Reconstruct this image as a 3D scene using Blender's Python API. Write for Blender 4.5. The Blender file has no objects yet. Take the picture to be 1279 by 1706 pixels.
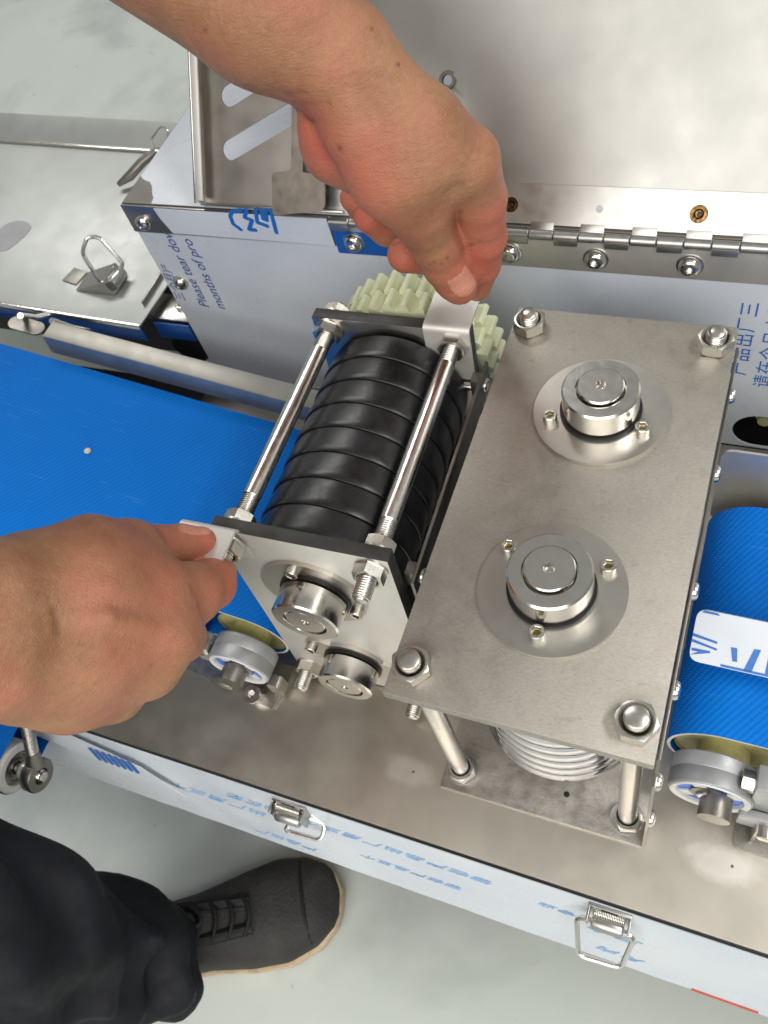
import bpy, bmesh, math, random
import numpy as np
from mathutils import Matrix, Vector

random.seed(7)
SC = bpy.context.scene
COL = SC.collection
PI = math.pi

# ------------------------------------------------------------------ camera
cam_d = bpy.data.cameras.new('camera')
cam = bpy.data.objects.new('camera', cam_d)
COL.objects.link(cam)
cam.matrix_world = Matrix((
    (0.92047, -0.17479, 0.34954, 0.0),
    (0.32846, 0.83065, -0.44960, 0.0),
    (-0.21176, 0.52865, 0.82200, 0.6657),
    (0, 0, 0, 1)))
cam_d.sensor_fit = 'VERTICAL'
cam_d.sensor_height = 36
cam_d.sensor_width = 27
cam_d.lens = 30.03
cam_d.clip_start = 0.02
cam_d.clip_end = 60
cam_d.dof.use_dof = True
cam_d.dof.focus_distance = 0.54
cam_d.dof.aperture_fstop = 16
SC.camera = cam

# ------------------------------------------------------------------ light: workshop with a bright wide door and overhead area lights added for highlights
W = bpy.data.worlds.new('World')
SC.world = W
W.use_nodes = True
wn = W.node_tree.nodes
wl = W.node_tree.links
bg = wn['Background']
tc = wn.new('ShaderNodeTexCoord')
sep = wn.new('ShaderNodeSeparateXYZ')
ramp = wn.new('ShaderNodeValToRGB')
mr = wn.new('ShaderNodeMapRange')
mr.inputs['From Min'].default_value = -1
wl.new(tc.outputs['Generated'], sep.inputs[0])
wl.new(sep.outputs['Z'], mr.inputs['Value'])
wl.new(mr.outputs[0], ramp.inputs[0])
e = ramp.color_ramp.elements
e[0].position = 0.40; e[0].color = (0.30, 0.29, 0.27, 1)
e[1].position = 0.62; e[1].color = (0.50, 0.51, 0.50, 1)
n_ = e.new(0.95); n_.color = (0.60, 0.60, 0.57, 1)
wl.new(ramp.outputs[0], bg.inputs['Color'])
bg.inputs['Strength'].default_value = 0.53

def area(name, loc, target, size, size_y, power, col):
    d = bpy.data.lights.new(name, 'AREA')
    d.shape = 'RECTANGLE'; d.size = size; d.size_y = size_y
    d.energy = power; d.color = col
    o = bpy.data.objects.new(name, d)
    COL.objects.link(o)
    o.location = loc
    o.rotation_euler = (Vector(target) - Vector(loc)).to_track_quat('-Z', 'Y').to_euler()
    return o

area('door_light', (0.30, -2.5, 2.3), (-0.2, 0.2, 0.1), 4.2, 2.6, 126, (1.0, 0.96, 0.91))
area('overhead_fill', (1.8, 0.5, 2.8), (-0.2, 0.2, 0.1), 1.6, 0.6, 46, (1.0, 0.98, 0.94))  # added fill from above, gives the steel more highlights
area('overhead_fill', (-2.2, 2.6, 3.2), (-0.6, 0.6, -0.2), 2.2, 0.6, 44, (1.0, 0.98, 0.95))

SC.view_settings.view_transform = 'Standard'
SC.view_settings.look = 'None'
SC.view_settings.exposure = 0.0
SC.view_settings.gamma = 1.0
SC.view_settings.use_curve_mapping = False
SC.cycles.use_denoising = True
SC.cycles.max_bounces = 8

# ------------------------------------------------------------------ materials
def srgb(r, g, b):
    f = lambda c: (c / 255) / 12.92 if c / 255 <= 0.04045 else ((c / 255 + 0.055) / 1.055) ** 2.4
    return (f(r), f(g), f(b), 1)

class NT:
    def __init__(s, name):
        s.m = bpy.data.materials.new(name); s.m.use_nodes = True
        s.n = s.m.node_tree.nodes; s.l = s.m.node_tree.links
        s.p = s.n['Principled BSDF']
        s.tc = s.n.new('ShaderNodeTexCoord')
    def mapping(s, scale=(1, 1, 1), rot=(0, 0, 0), out='Object'):
        mp = s.n.new('ShaderNodeMapping'); mp.inputs['Scale'].default_value = scale
        mp.inputs['Rotation'].default_value = rot
        s.l.new(s.tc.outputs[out], mp.inputs[0]); return mp.outputs[0]
    def noise(s, vec, scale, detail=4, rough=0.55, dist=0):
        t = s.n.new('ShaderNodeTexNoise'); t.inputs['Scale'].default_value = scale
        t.inputs['Detail'].default_value = detail; t.inputs['Roughness'].default_value = rough
        t.inputs['Distortion'].default_value = dist
        s.l.new(vec, t.inputs['Vector']); return t.outputs['Fac']
    def ramp(s, fac, stops):
        r = s.n.new('ShaderNodeValToRGB'); el = r.color_ramp.elements
        el[0].position, el[0].color = stops[0][0], stops[0][1]
        el[1].position, el[1].color = stops[-1][0], stops[-1][1]
        for p_, c_ in stops[1:-1]:
            q = el.new(p_); q.color = c_
        s.l.new(fac, r.inputs[0]); return r.outputs['Color']
    def rng(s, fac, lo, hi, a=0.3, b=0.7):
        r = s.n.new('ShaderNodeMapRange'); r.inputs['From Min'].default_value = a; r.inputs['From Max'].default_value = b
        r.inputs['To Min'].default_value = lo; r.inputs['To Max'].default_value = hi
        s.l.new(fac, r.inputs['Value']); return r.outputs[0]
    def mix(s, fac, a, b, mode='MIX'):
        m = s.n.new('ShaderNodeMix'); m.data_type = 'RGBA'; m.blend_type = mode
        if isinstance(fac, float): m.inputs[0].default_value = fac
        else: s.l.new(fac, m.inputs[0])
        for i, v in ((6, a), (7, b)):
            if isinstance(v, tuple): m.inputs[i].default_value = v
            else: s.l.new(v, m.inputs[i])
        return m.outputs[2]
    def bump(s, h, strength, dist=0.001, prev=None):
        b = s.n.new('ShaderNodeBump'); b.inputs['Strength'].default_value = strength
        b.inputs['Distance'].default_value = dist
        s.l.new(h, b.inputs['Height'])
        if prev is not None: s.l.new(prev, b.inputs['Normal'])
        return b.outputs[0]
    def set(s, **k):
        for n, v in k.items():
            i = s.p.inputs[n.replace('_', ' ')]
            if hasattr(v, 'is_output') or isinstance(v, bpy.types.NodeSocket): s.l.new(v, i)
            else: i.default_value = v
        return s.m

MAT = {}
def steel(key, col, rough=(0.25, 0.4), stretch=(1, 1, 1), bscale=14, grain=900, gstr=0.08, contrast=0.12, metallic=1.0, dirt=0.0, spots=(), speck=0.0):
    t = NT(key)
    o = t.mapping((1, 1, 1)); st = t.mapping(stretch)
    big = t.noise(o, bscale, 5, 0.55, 0.3); fine = t.noise(st, grain, 3, 0.6); mid = t.noise(o, bscale * 5, 3, 0.5)
    lo = tuple(c * (1 - contrast * 1.6) for c in col[:3]) + (1,); hi = tuple(min(1, c * (1 + contrast)) for c in col[:3]) + (1,)
    c = t.mix(t.rng(big, 0, 1), lo, hi)
    c = t.mix(t.rng(mid, 0, 0.5), c, col)
    c = t.mix(t.rng(fine, 0.0, 0.25 + 0.5 * speck, 0.3, 0.75), c, lo)
    if dirt:
        sp = t.noise(o, 60, 8, 0.7, 0.8)
        c = t.mix(t.rng(sp, 0, dirt, 0.58, 0.75), c, srgb(84, 72, 60))
    r = t.rng(mid, rough[0], rough[1])
    if speck:
        s1 = t.noise(t.mapping((1, 2.2, 1)), 210, 3, 0.6); s2 = t.noise(t.mapping((1, 4, 1)), 420, 2, 0.6)
        c = t.mix(t.rng(s1, 0, speck, 0.35, 0.7), c, hi); c = t.mix(t.rng(s2, 0, speck, 0.45, 0.75), c, tuple(v * 0.55 for v in lo[:3]) + (1,))
    for sx_, sy_, rx_, ry_ in spots:                       # places ground bright by hand
        mp = t.n.new('ShaderNodeMapping'); mp.vector_type = 'TEXTURE'
        mp.inputs['Location'].default_value = (sx_, sy_, 0); mp.inputs['Scale'].default_value = (rx_, ry_, 1)
        t.l.new(t.tc.outputs['Object'], mp.inputs[0])
        ln = t.n.new('ShaderNodeVectorMath'); ln.operation = 'LENGTH'; t.l.new(mp.outputs[0], ln.inputs[0])
        ad = t.n.new('ShaderNodeMath'); ad.operation = 'ADD'; t.l.new(ln.outputs['Value'], ad.inputs[0])
        t.l.new(t.rng(t.noise(o, 90, 4), -0.16, 0.16), ad.inputs[1])
        mk = t.rng(ad.outputs[0], 0.9, 0.0, 0.6, 1.15)
        c = t.mix(mk, c, (0.82, 0.79, 0.73, 1))
    nb = t.bump(fine, gstr, 0.0006)
    nb = t.bump(t.noise(o, bscale, 2, 0.4), 0.05, 0.004, nb)
    MAT[key] = t.set(Base_Color=c, Metallic=metallic, Roughness=r, Normal=nb)
    return MAT[key]

steel('plate_steel', (0.51, 0.48, 0.43, 1), (0.50, 0.6), (1, 16, 5), 14, 300, 0.22, 0.11, 1.0, 0.35, (), 0.42)
steel('base_steel', (0.50, 0.47, 0.43, 1), (0.34, 0.5), (1, 1, 1), 26, 700, 0.2, 0.2, 1.0, 0.5, (), 0.35)
steel('deck_steel', (0.60, 0.56, 0.49, 1), (0.38, 0.44), (1, 14, 1), 7, 260, 0.06, 0.09, 1.0, 0.0, ((-0.183, 0.1395, 0.021, 0.012), (0.052, 0.1405, 0.026, 0.012)))
steel('cover_steel', (0.42, 0.42, 0.40, 1), (0.40, 0.48), (14, 1, 1), 6, 220, 0.05, 0.14)
steel('hinge_steel', (0.48, 0.475, 0.455, 1), (0.34, 0.42), (3, 30, 30), 22, 160, 0.05, 0.07)
steel('leaf_steel', (0.62, 0.60, 0.56, 1), (0.34, 0.44), (3, 30, 30), 22, 160, 0.05, 0.10, 0.65)
steel('turned_steel', (0.70, 0.68, 0.64, 1), (0.16, 0.24), (1, 1, 1), 30, 500, 0.04, 0.06)
steel('flange_steel', (0.60, 0.57, 0.52, 1), (0.32, 0.38), (1, 1, 1), 25, 500, 0.03, 0.06)
steel('rod_steel', (0.78, 0.76, 0.72, 1), (0.16, 0.26), (1, 1, 20), 40, 300, 0.04, 0.08)
steel('nut_steel', (0.66, 0.64, 0.59, 1), (0.26, 0.34), (1, 1, 1), 60, 500, 0.015, 0.08)
steel('front_plate_steel', (0.72, 0.70, 0.66, 1), (0.48, 0.56), (1, 1, 6), 14, 500, 0.10, 0.08, 0.6)
steel('back_plate_steel', (0.46, 0.44, 0.42, 1), (0.26, 0.38), (1, 1, 6), 14, 500, 0.08, 0.14)
steel('dark_bar_steel', (0.30, 0.28, 0.25, 1), (0.34, 0.5), (1, 1, 1), 20, 400, 0.1, 0.2)
steel('tray_steel', (0.44, 0.41, 0.375, 1), (0.30, 0.38), (20, 1, 1), 8, 200, 0.04, 0.08)
steel('weld_patch', (0.62, 0.60, 0.55, 1), (0.34, 0.42), (1, 18, 1), 40, 260, 0.2, 0.16)
steel('lock_steel', (0.31, 0.275, 0.24, 1), (0.28, 0.4), (1, 1, 1), 30, 300, 0.06, 0.2, 1.0, 0.5)
steel('disc_steel', (0.62, 0.62, 0.65, 1), (0.13, 0.20), (1, 1, 1), 60, 500, 0.05, 0.12)
steel('lid_steel', (0.60, 0.62, 0.60, 1), (0.50, 0.6), (1, 14, 1), 7, 240, 0.04, 0.10)
steel('rail_steel', (0.52, 0.50, 0.45, 1), (0.46, 0.56), (14, 1, 1), 20, 300, 0.1, 0.16)
steel('cast_grey', (0.42, 0.43, 0.44, 1), (0.40, 0.52), (1, 1, 1), 30, 800, 0.1, 0.08, 0.55)
steel('dark_metal', (0.06, 0.06, 0.06, 1), (0.35, 0.5), (1, 1, 1), 30, 400, 0.1, 0.3, 0.8)

def plain(key, col, rough=0.5, var=0.08, scale=40, bump=0.0, bscale=600, metallic=0.0, **kw):
    t = NT(key); o = t.mapping()
    n = t.noise(o, scale, 6, 0.6)
    lo = tuple(c * (1 - var * 2) for c in col[:3]) + (1,); hi = tuple(min(1, c * (1 + var)) for c in col[:3]) + (1,)
    a = dict(Base_Color=t.mix(t.rng(n, 0, 1), lo, hi), Roughness=t.rng(t.noise(o, scale * 3, 4), rough * 0.85, min(1, rough * 1.15)), Metallic=metallic)
    if bump: a['Normal'] = t.bump(t.noise(o, bscale, 3), bump, 0.0006)
    a.update(kw)
    MAT[key] = t.set(**a); return MAT[key]

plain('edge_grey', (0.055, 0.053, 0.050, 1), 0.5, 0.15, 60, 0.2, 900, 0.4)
plain('rubber_black', (0.013, 0.0135, 0.015, 1), 0.33, 0.35, 60, 0.10, 300)
plain('seal_black', (0.008, 0.008, 0.008, 1), 0.45)
plain('nylon', srgb(212, 216, 182), 0.42, 0.07, 60, 0.1, 300, 0.0, Subsurface_Weight=0.15, Subsurface_Radius=(0.004, 0.004, 0.002))
plain('nylon_core', srgb(196, 190, 130), 0.45, 0.15, 60)
plain('film_blue', srgb(20, 88, 172), 0.32, 0.06, 20, 0.15, 60)
plain('print_blue', srgb(28, 108, 196), 0.45, 0.06, 80)
plain('print_pale', srgb(140, 186, 232), 0.45, 0.15, 120)
plain('print_navy', srgb(52, 88, 160), 0.45, 0.06, 80)
plain('seal_blue', srgb(40, 110, 215), 0.35)
plain('white_plastic', srgb(222, 222, 218), 0.4, 0.03)
plain('shade_black', (0.008, 0.008, 0.009, 1), 0.6, 0.3)  # stands in for shade inside the slot and behind the rail
plain('trouser_black', (0.0050, 0.0062, 0.0105, 1), 0.62, 0.3, 30, 0.5, 1400, 0.0, Specular_IOR_Level=0.3)
plain('shirt_black', (0.02, 0.022, 0.028, 1), 0.9, 0.2, 30, 0.4, 900)
plain('shoe_black', (0.006, 0.006, 0.007, 1), 0.6, 0.4, 40, 0.3, 500)
plain('lace_black', (0.006, 0.006, 0.007, 1), 0.7, 0.3, 300)
plain('sole_tan', srgb(206, 184, 152), 0.7, 0.2, 60)
plain('red_tape', srgb(226, 84, 62), 0.5, 0.1)
plain('crumb_white', srgb(225, 220, 205), 0.6)
plain('hair_black', (0.01, 0.009, 0.008, 1), 0.5, 0.3, 200)
plain('heat_tint', srgb(120, 92, 58), 0.25, 0.5, 400, 0.0, 1, 1.0)
plain('socket_brass', srgb(150, 132, 70), 0.3, 0.2, 60, 0.0, 1, 1.0)

def film():
    t = NT('film_white'); o = t.mapping()
    w = t.noise(t.mapping((1, 1, 1.6)), 9, 2, 0.4, 0.3); b = t.noise(o, 35, 3, 0.5)
    c = t.mix(t.rng(w, 0, 1), srgb(202, 210, 222), srgb(218, 224, 231))
    MAT['film_white'] = t.set(Base_Color=c, Roughness=t.rng(b, 0.22, 0.42), Normal=t.bump(w, 0.10, 0.006), Coat_Weight=0.2, Coat_Roughness=0.15)
film()

def belt():
    t = NT('belt_blue'); o = t.mapping()
    big = t.noise(o, 7, 5, 0.6)
    w1 = t.n.new('ShaderNodeTexWave'); w1.wave_type = 'BANDS'; w1.bands_direction = 'X'
    w1.inputs['Scale'].default_value = 84; w1.inputs['Distortion'].default_value = 0.5; w1.inputs['Detail Scale'].default_value = 3
    w2 = t.n.new('ShaderNodeTexWave'); w2.wave_type = 'BANDS'; w2.bands_direction = 'Y'
    w2.inputs['Scale'].default_value = 190; w2.inputs['Distortion'].default_value = 0.6
    v = t.mapping((1, 1, 1), (0, 0, 0.62))
    t.l.new(v, w1.inputs[0]); t.l.new(v, w2.inputs[0])
    mx = t.n.new('ShaderNodeMath'); mx.operation = 'MULTIPLY'
    t.l.new(w1.outputs['Fac'], mx.inputs[0]); t.l.new(w2.outputs['Fac'], mx.inputs[1])
    c = t.mix(t.rng(big, 0, 1), srgb(0, 106, 204), srgb(0, 118, 220))
    c = t.mix(t.rng(mx.outputs[0], 0.0, 0.55, 0, 1), c, srgb(40, 146, 238))
    sc_ = t.noise(t.mapping((3, 60, 3)), 6, 5, 0.7)
    c = t.mix(t.rng(sc_, 0, 0.5, 0.62, 0.76), c, srgb(110, 176, 236))
    MAT['belt_blue'] = t.set(Base_Color=c, Roughness=t.rng(big, 0.48, 0.6), Specular_IOR_Level=0.12, Normal=t.bump(mx.outputs[0], 0.5, 0.0009))
belt()

def floor_mat():
    t = NT('concrete'); o = t.mapping()
    a = t.noise(o, 1.6, 6, 0.6, 0.5); b = t.noise(o, 9, 8, 0.65); s_ = t.noise(o, 3.2, 5, 0.55, 0.3); s2_ = t.noise(o, 26, 5, 0.7)
    c = t.mix(t.rng(a, 0, 1), srgb(196, 205, 201), srgb(215, 220, 215))
    c = t.mix(t.rng(b, 0, 0.5), c, srgb(200, 208, 202))
    c = t.mix(t.rng(s_, 0, 0.75, 0.50, 0.72), c, srgb(158, 166, 162))
    c = t.mix(t.rng(s2_, 0, 0.7, 0.66, 0.74), c, srgb(128, 132, 128))
    MAT['concrete'] = t.set(Base_Color=c, Roughness=t.rng(b, 0.32, 0.55), Normal=t.bump(b, 0.15, 0.004))
floor_mat()

def skin():
    t = NT('skin'); o = t.mapping()
    at = t.n.new('ShaderNodeAttribute'); at.attribute_name = 'tone'
    sx = t.n.new('ShaderNodeSeparateColor'); t.l.new(at.outputs['Color'], sx.inputs[0])
    mot = t.noise(o, 38, 6, 0.62, 0.3); fine = t.noise(o, 300, 4, 0.65); pk = t.noise(o, 22, 3, 0.5)
    c = t.mix(t.rng(mot, 0, 1), srgb(146, 103, 73), srgb(174, 131, 98))
    c = t.mix(t.rng(fine, 0, 0.32), c, srgb(132, 80, 58))
    c = t.mix(t.rng(pk, 0, 0.6, 0.42, 0.70), c, srgb(186, 112, 92))
    c = t.mix(sx.outputs[0], c, srgb(190, 98, 80))       # red: finger ends, palm
    c = t.mix(sx.outputs[1], c, srgb(212, 146, 126))      # green: nails
    c = t.mix(sx.outputs[2], c, srgb(96, 52, 40))         # blue: shade painted into the creases, and moles
    vo = t.n.new('ShaderNodeTexVoronoi'); vo.inputs['Scale'].default_value = 520; vo.feature = 'DISTANCE_TO_EDGE'
    t.l.new(o, vo.inputs['Vector'])
    wr = t.noise(t.mapping((1, 1, 3.6), (0.6, -0.5, 0.3)), 100, 6, 0.68, 0.6)
    nb = t.bump(t.rng(vo.outputs['Distance'], 0, 1, 0, 0.25), 0.3, 0.0005)
    nb = t.bump(wr, 0.42, 0.0020, nb)
    nb = t.bump(t.noise(o, 40, 3), 0.25, 0.004, nb)
    nail = t.n.new('ShaderNodeMapRange'); nail.inputs['To Min'].default_value = 0.5; nail.inputs['To Max'].default_value = 0.25
    t.l.new(sx.outputs[1], nail.inputs['Value'])
    MAT['skin'] = t.set(Base_Color=c, Roughness=nail.outputs[0], Normal=nb, Subsurface_Weight=0.07, Subsurface_Radius=(0.006, 0.0025, 0.0012), Subsurface_Scale=0.6, Specular_IOR_Level=0.42)
skin()

def shoe_mesh_mat():
    t = NT('shoe_mesh'); o = t.mapping()
    vo = t.n.new('ShaderNodeTexVoronoi'); vo.inputs['Scale'].default_value = 260; t.l.new(o, vo.inputs['Vector'])
    n = t.noise(o, 30, 5, 0.6)
    c = t.mix(t.rng(n, 0, 1), (0.014, 0.014, 0.014, 1), (0.045, 0.043, 0.041, 1))
    c = t.mix(t.rng(vo.outputs['Distance'], 0, 0.5, 0, 0.6), c, (0.034, 0.032, 0.030, 1))
    MAT['shoe_mesh'] = t.set(Base_Color=c, Roughness=0.7, Normal=t.bump(vo.outputs['Distance'], 0.5, 0.001))
shoe_mesh_mat()

# ------------------------------------------------------------------ helpers
WM = {}
def mobj(name, bm_or_me, mats, parent=None, mw=None, smooth=True, autos=35):
    if isinstance(bm_or_me, bmesh.types.BMesh):
        me = bpy.data.meshes.new(name)
        bm = bm_or_me
        if smooth:
            ca = math.radians(autos)
            for f in bm.faces: f.smooth = True
            for ed in bm.edges:
                if len(ed.link_faces) == 2:
                    ed.smooth = ed.calc_face_angle(0) < ca
        bm.to_mesh(me); bm.free()
        for m in (mats if isinstance(mats, (list, tuple)) else [mats]): me.materials.append(MAT[m])
    else:
        me = bm_or_me
    o = bpy.data.objects.new(name, me)
    COL.objects.link(o)
    place(o, parent, mw)
    return o

def place(o, parent, mw):
    mw = mw if mw is not None else Matrix.Identity(4)
    WM[o.name] = mw
    if parent is not None:
        o.parent = parent
        o.matrix_local = WM[parent.name].inverted() @ mw
    else: o.matrix_world = mw

def empty(name, loc=(0, 0, 0), mw=None, label=None, cat=None, group=None):
    o = bpy.data.objects.new(name, None); COL.objects.link(o)
    o.empty_display_size = 0.02
    if mw is not None: o.matrix_world = mw; WM[o.name] = Matrix.Identity(4)     # parts given in the thing's own frame
    else: o.location = loc; WM[o.name] = Matrix.Translation(loc)                # parts given in scene coordinates
    tag(o, label, cat, group); return o

def tag(o, label=None, cat=None, group=None, kind=None):
    if label: o['label'] = label
    if cat: o['category'] = cat
    if group: o['group'] = group
    if kind: o['kind'] = kind
    return o

def T(x, y, z): return Matrix.Translation((x, y, z))
def frame(o, x, y, z):
    m = Matrix.Identity(4)
    for i, v in enumerate((x, y, z)):
        for j in range(3): m[j][i] = v[j]
    for j in range(3): m[j][3] = o[j]
    return m
def axis_m(o, z, roll=0.0):
    q = Vector(z).to_track_quat('Z', 'Y').to_matrix().to_4x4()
    return Matrix.Translation(o) @ q @ Matrix.Rotation(roll, 4, 'Z')

def bm_box(x0, x1, y0, y1, z0, z1, bev=0.0006, seg=2):
    bm = bmesh.new()
    bmesh.ops.create_cube(bm, size=1)
    for v in bm.verts:
        v.co = Vector(((x0 + x1) / 2 + v.co.x * (x1 - x0), (y0 + y1) / 2 + v.co.y * (y1 - y0), (z0 + z1) / 2 + v.co.z * (z1 - z0)))
    if bev: bmesh.ops.bevel(bm, geom=bm.edges[:], offset=bev, segments=seg, affect='EDGES', profile=0.5)
    return bm

def bm_lathe(prof, seg=48, bm=None):
    bm = bm or bmesh.new(); rings = []
    for r, h in prof:
        if r < 1e-6: rings.append([bm.verts.new((0, 0, h))])
        else: rings.append([bm.verts.new((r * math.cos(2 * PI * i / seg), r * math.sin(2 * PI * i / seg), h)) for i in range(seg)])
    for a, b in zip(rings, rings[1:]):
        if len(a) == 1 and len(b) == 1: continue
        for i in range(seg):
            j = (i + 1) % seg
            if len(a) == 1: bm.faces.new((a[0], b[i], b[j]))
            elif len(b) == 1: bm.faces.new((a[i], a[j], b[0]))
            else: bm.faces.new((a[i], a[j], b[j], b[i]))
    bmesh.ops.recalc_face_normals(bm, faces=bm.faces[:])
    return bm

def bm_hexnut(af, h, hole, flange=0.0):
    """hex nut with chamfered corners, seated on z=0"""
    bm = bmesh.new(); seg = 48; rings = []
    def hexr(a): 
        k = (a + PI / 6) % (PI / 3) - PI / 6
        return af / 2 / math.cos(k)
    def ring(fn, z): return [bm.verts.new((fn(2 * PI * i / seg) * math.cos(2 * PI * i / seg), fn(2 * PI * i / seg) * math.sin(2 * PI * i / seg), z(2 * PI * i / seg) if callable(z) else z)) for i in range(seg)]
    ch = lambda a: h - max(0, (hexr(a) - af / 2 * 0.99)) * 0.62
    cl = lambda a: max(0, (hexr(a) - af / 2 * 0.99)) * 0.62
    rings = [ring(lambda a: hole, 0), ring(lambda a: af / 2 * 0.97, 0), ring(hexr, cl), ring(hexr, ch), ring(lambda a: af / 2 * 0.96, h), ring(lambda a: hole * 1.12, h), ring(lambda a: hole, h - 0.0012), ring(lambda a: hole, 0)]
    for a, b in zip(rings, rings[1:]):
        for i in range(seg): bm.faces.new((a[i], a[(i + 1) % seg], b[(i + 1) % seg], b[i]))
    bmesh.ops.remove_doubles(bm, verts=bm.verts[:], dist=1e-7)
    if flange:
        bm_lathe([(hole, 0.0), (flange, 0.0), (flange, 0.0014), (hole, 0.0022)], 40, bm)
    bmesh.ops.recalc_face_normals(bm, faces=bm.faces[:])
    return bm

def bm_thread(r, length, pitch=0.00175, seg=28, dome=0.0008, depth=0.0009):
    rows = max(4, int(length / pitch * 6)); bm = bmesh.new(); rings = []
    for k in range(rows + 1):
        z = length * k / rows; ring = []
        for i in range(seg):
            a = 2 * PI * i / seg
            ph = (z / pitch - i / seg) % 1.0
            d = depth * abs(2 * ph - 1)
            taper = 0.0012 * max(0, (z - (length - 0.0018)) / 0.0018)
            rr = r - d - taper
            ring.append(bm.verts.new((rr * math.cos(a), rr * math.sin(a), z)))
        rings.append(ring)
    for a, b in zip(rings, rings[1:]):
        for i in range(seg): bm.faces.new((a[i], a[(i + 1) % seg], b[(i + 1) % seg], b[i]))
    last = rings[-1]; inner = [bm.verts.new((v.co.x * 0.6, v.co.y * 0.6, length + dome)) for v in last]
    for i in range(seg): bm.faces.new((last[i], last[(i + 1) % seg], inner[(i + 1) % seg], inner[i]))
    bm.faces.new(inner)
    bm.faces.new(rings[0][::-1])
    return bm

def bm_socket_screw(r, h, key, dome=False):
    """socket head standing on z=0 with a hexagonal recess"""
    bm = bmesh.new(); seg = 36
    def hx(a):
        k = (a + PI / 6) % (PI / 3) - PI / 6
        return key / 2 / math.cos(k)
    def ring(fn, z): return [bm.verts.new((fn(2 * PI * i / seg) * math.cos(2 * PI * i / seg), fn(2 * PI * i / seg) * math.sin(2 * PI * i / seg), z)) for i in range(seg)]
    if dome: R = [ring(lambda a: r, 0), ring(lambda a: r, h * 0.25), ring(lambda a: r * 0.93, h * 0.55), ring(lambda a: r * 0.78, h * 0.85), ring(lambda a: r * 0.6, h)]
    else: R = [ring(lambda a: r, 0), ring(lambda a: r, h * 0.9), ring(lambda a: r * 0.9, h)]
    R += [ring(lambda a: hx(a) * 1.12, h), ring(hx, h - 0.0003), ring(hx, h * 0.42)]
    for a, b in zip(R, R[1:]):
        for i in range(seg): bm.faces.new((a[i], a[(i + 1) % seg], b[(i + 1) % seg], b[i]))
    bm.faces.new(R[-1]); bmesh.ops.recalc_face_normals(bm, faces=bm.faces[:])
    return bm

def tube(pts, r, seg=12, closed=False, rad=None):
    """swept round wire through points"""
    bm = bmesh.new(); P = [Vector(p) for p in pts]; n = len(P); rings = []
    up = None
    for i, p in enumerate(P):
        if closed: t = (P[(i + 1) % n] - P[i - 1]).normalized()
        else: t = (P[min(i + 1, n - 1)] - P[max(i - 1, 0)]).normalized()
        if up is None: up = t.orthogonal().normalized()
        up = (up - t * up.dot(t)).normalized(); s = t.cross(up)
        rr = rad[i] if rad else r
        rings.append([bm.verts.new(p + (up * math.cos(2 * PI * k / seg) + s * math.sin(2 * PI * k / seg)) * rr) for k in range(seg)])
    for i in range(n if closed else n - 1):
        a, b = rings[i], rings[(i + 1) % n]
        for k in range(seg): bm.faces.new((a[k], a[(k + 1) % seg], b[(k + 1) % seg], b[k]))
    if not closed:
        bm.faces.new(rings[0][::-1]); bm.faces.new(rings[-1])
    bmesh.ops.recalc_face_normals(bm, faces=bm.faces[:])
    return bm

def round_path(pts, rad, n=6, closed=True):
    out = []; P = [Vector(p) for p in pts]; m = len(P)
    for i in range(m):
        if not closed and i in (0, m - 1): out.append(P[i]); continue
        a, b, c = P[i - 1], P[i], P[(i + 1) % m]
        d1 = min(rad, (a - b).length * 0.48); d2 = min(rad, (c - b).length * 0.48)
        s = b + (a - b).normalized() * d1; e_ = b + (c - b).normalized() * d2
        for k in range(n + 1):
            t = k / n; out.append(s * (1 - t) ** 2 + b * 2 * t * (1 - t) + e_ * t * t)
    return out

def bm_sheet(outer, holes, th, bev=0.0):
    """flat sheet in local XY with holes, thickness th upward in z"""
    bm = bmesh.new(); edges = []
    for loop in [outer] + list(holes):
        vs = [bm.verts.new((p[0], p[1], 0)) for p in loop]
        for i in range(len(vs)): edges.append(bm.edges.new((vs[i], vs[(i + 1) % len(vs)])))
    bmesh.ops.triangle_fill(bm, use_beauty=True, use_dissolve=False, edges=edges, normal=(0, 0, 1))
    r = bmesh.ops.extrude_face_region(bm, geom=bm.faces[:])
    for v in [g for g in r['geom'] if isinstance(g, bmesh.types.BMVert)]: v.co.z += th
    bmesh.ops.recalc_face_normals(bm, faces=bm.faces[:])
    return bm

def rrect(x0, x1, y0, y1, r, n=6):
    out = []
    for cx, cy, a0 in ((x1 - r, y1 - r, 0), (x0 + r, y1 - r, PI / 2), (x0 + r, y0 + r, PI), (x1 - r, y0 + r, 1.5 * PI)):
        for k in range(n + 1):
            a = a0 + PI / 2 * k / n; out.append((cx + r * math.cos(a), cy + r * math.sin(a)))
    return out

def circ(cx, cy, r, n=28): return [(cx + r * math.cos(2 * PI * i / n), cy + r * math.sin(2 * PI * i / n)) for i in range(n)]
def obround(ax, ay, bx, by, r, n=10):
    a = math.atan2(by - ay, bx - ax); out = []
    for k in range(n + 1): t = a - PI / 2 + PI * k / n; out.append((bx + r * math.cos(t), by + r * math.sin(t)))
    for k in range(n + 1): t = a + PI / 2 + PI * k / n; out.append((ax + r * math.cos(t), ay + r * math.sin(t)))
    return out

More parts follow.
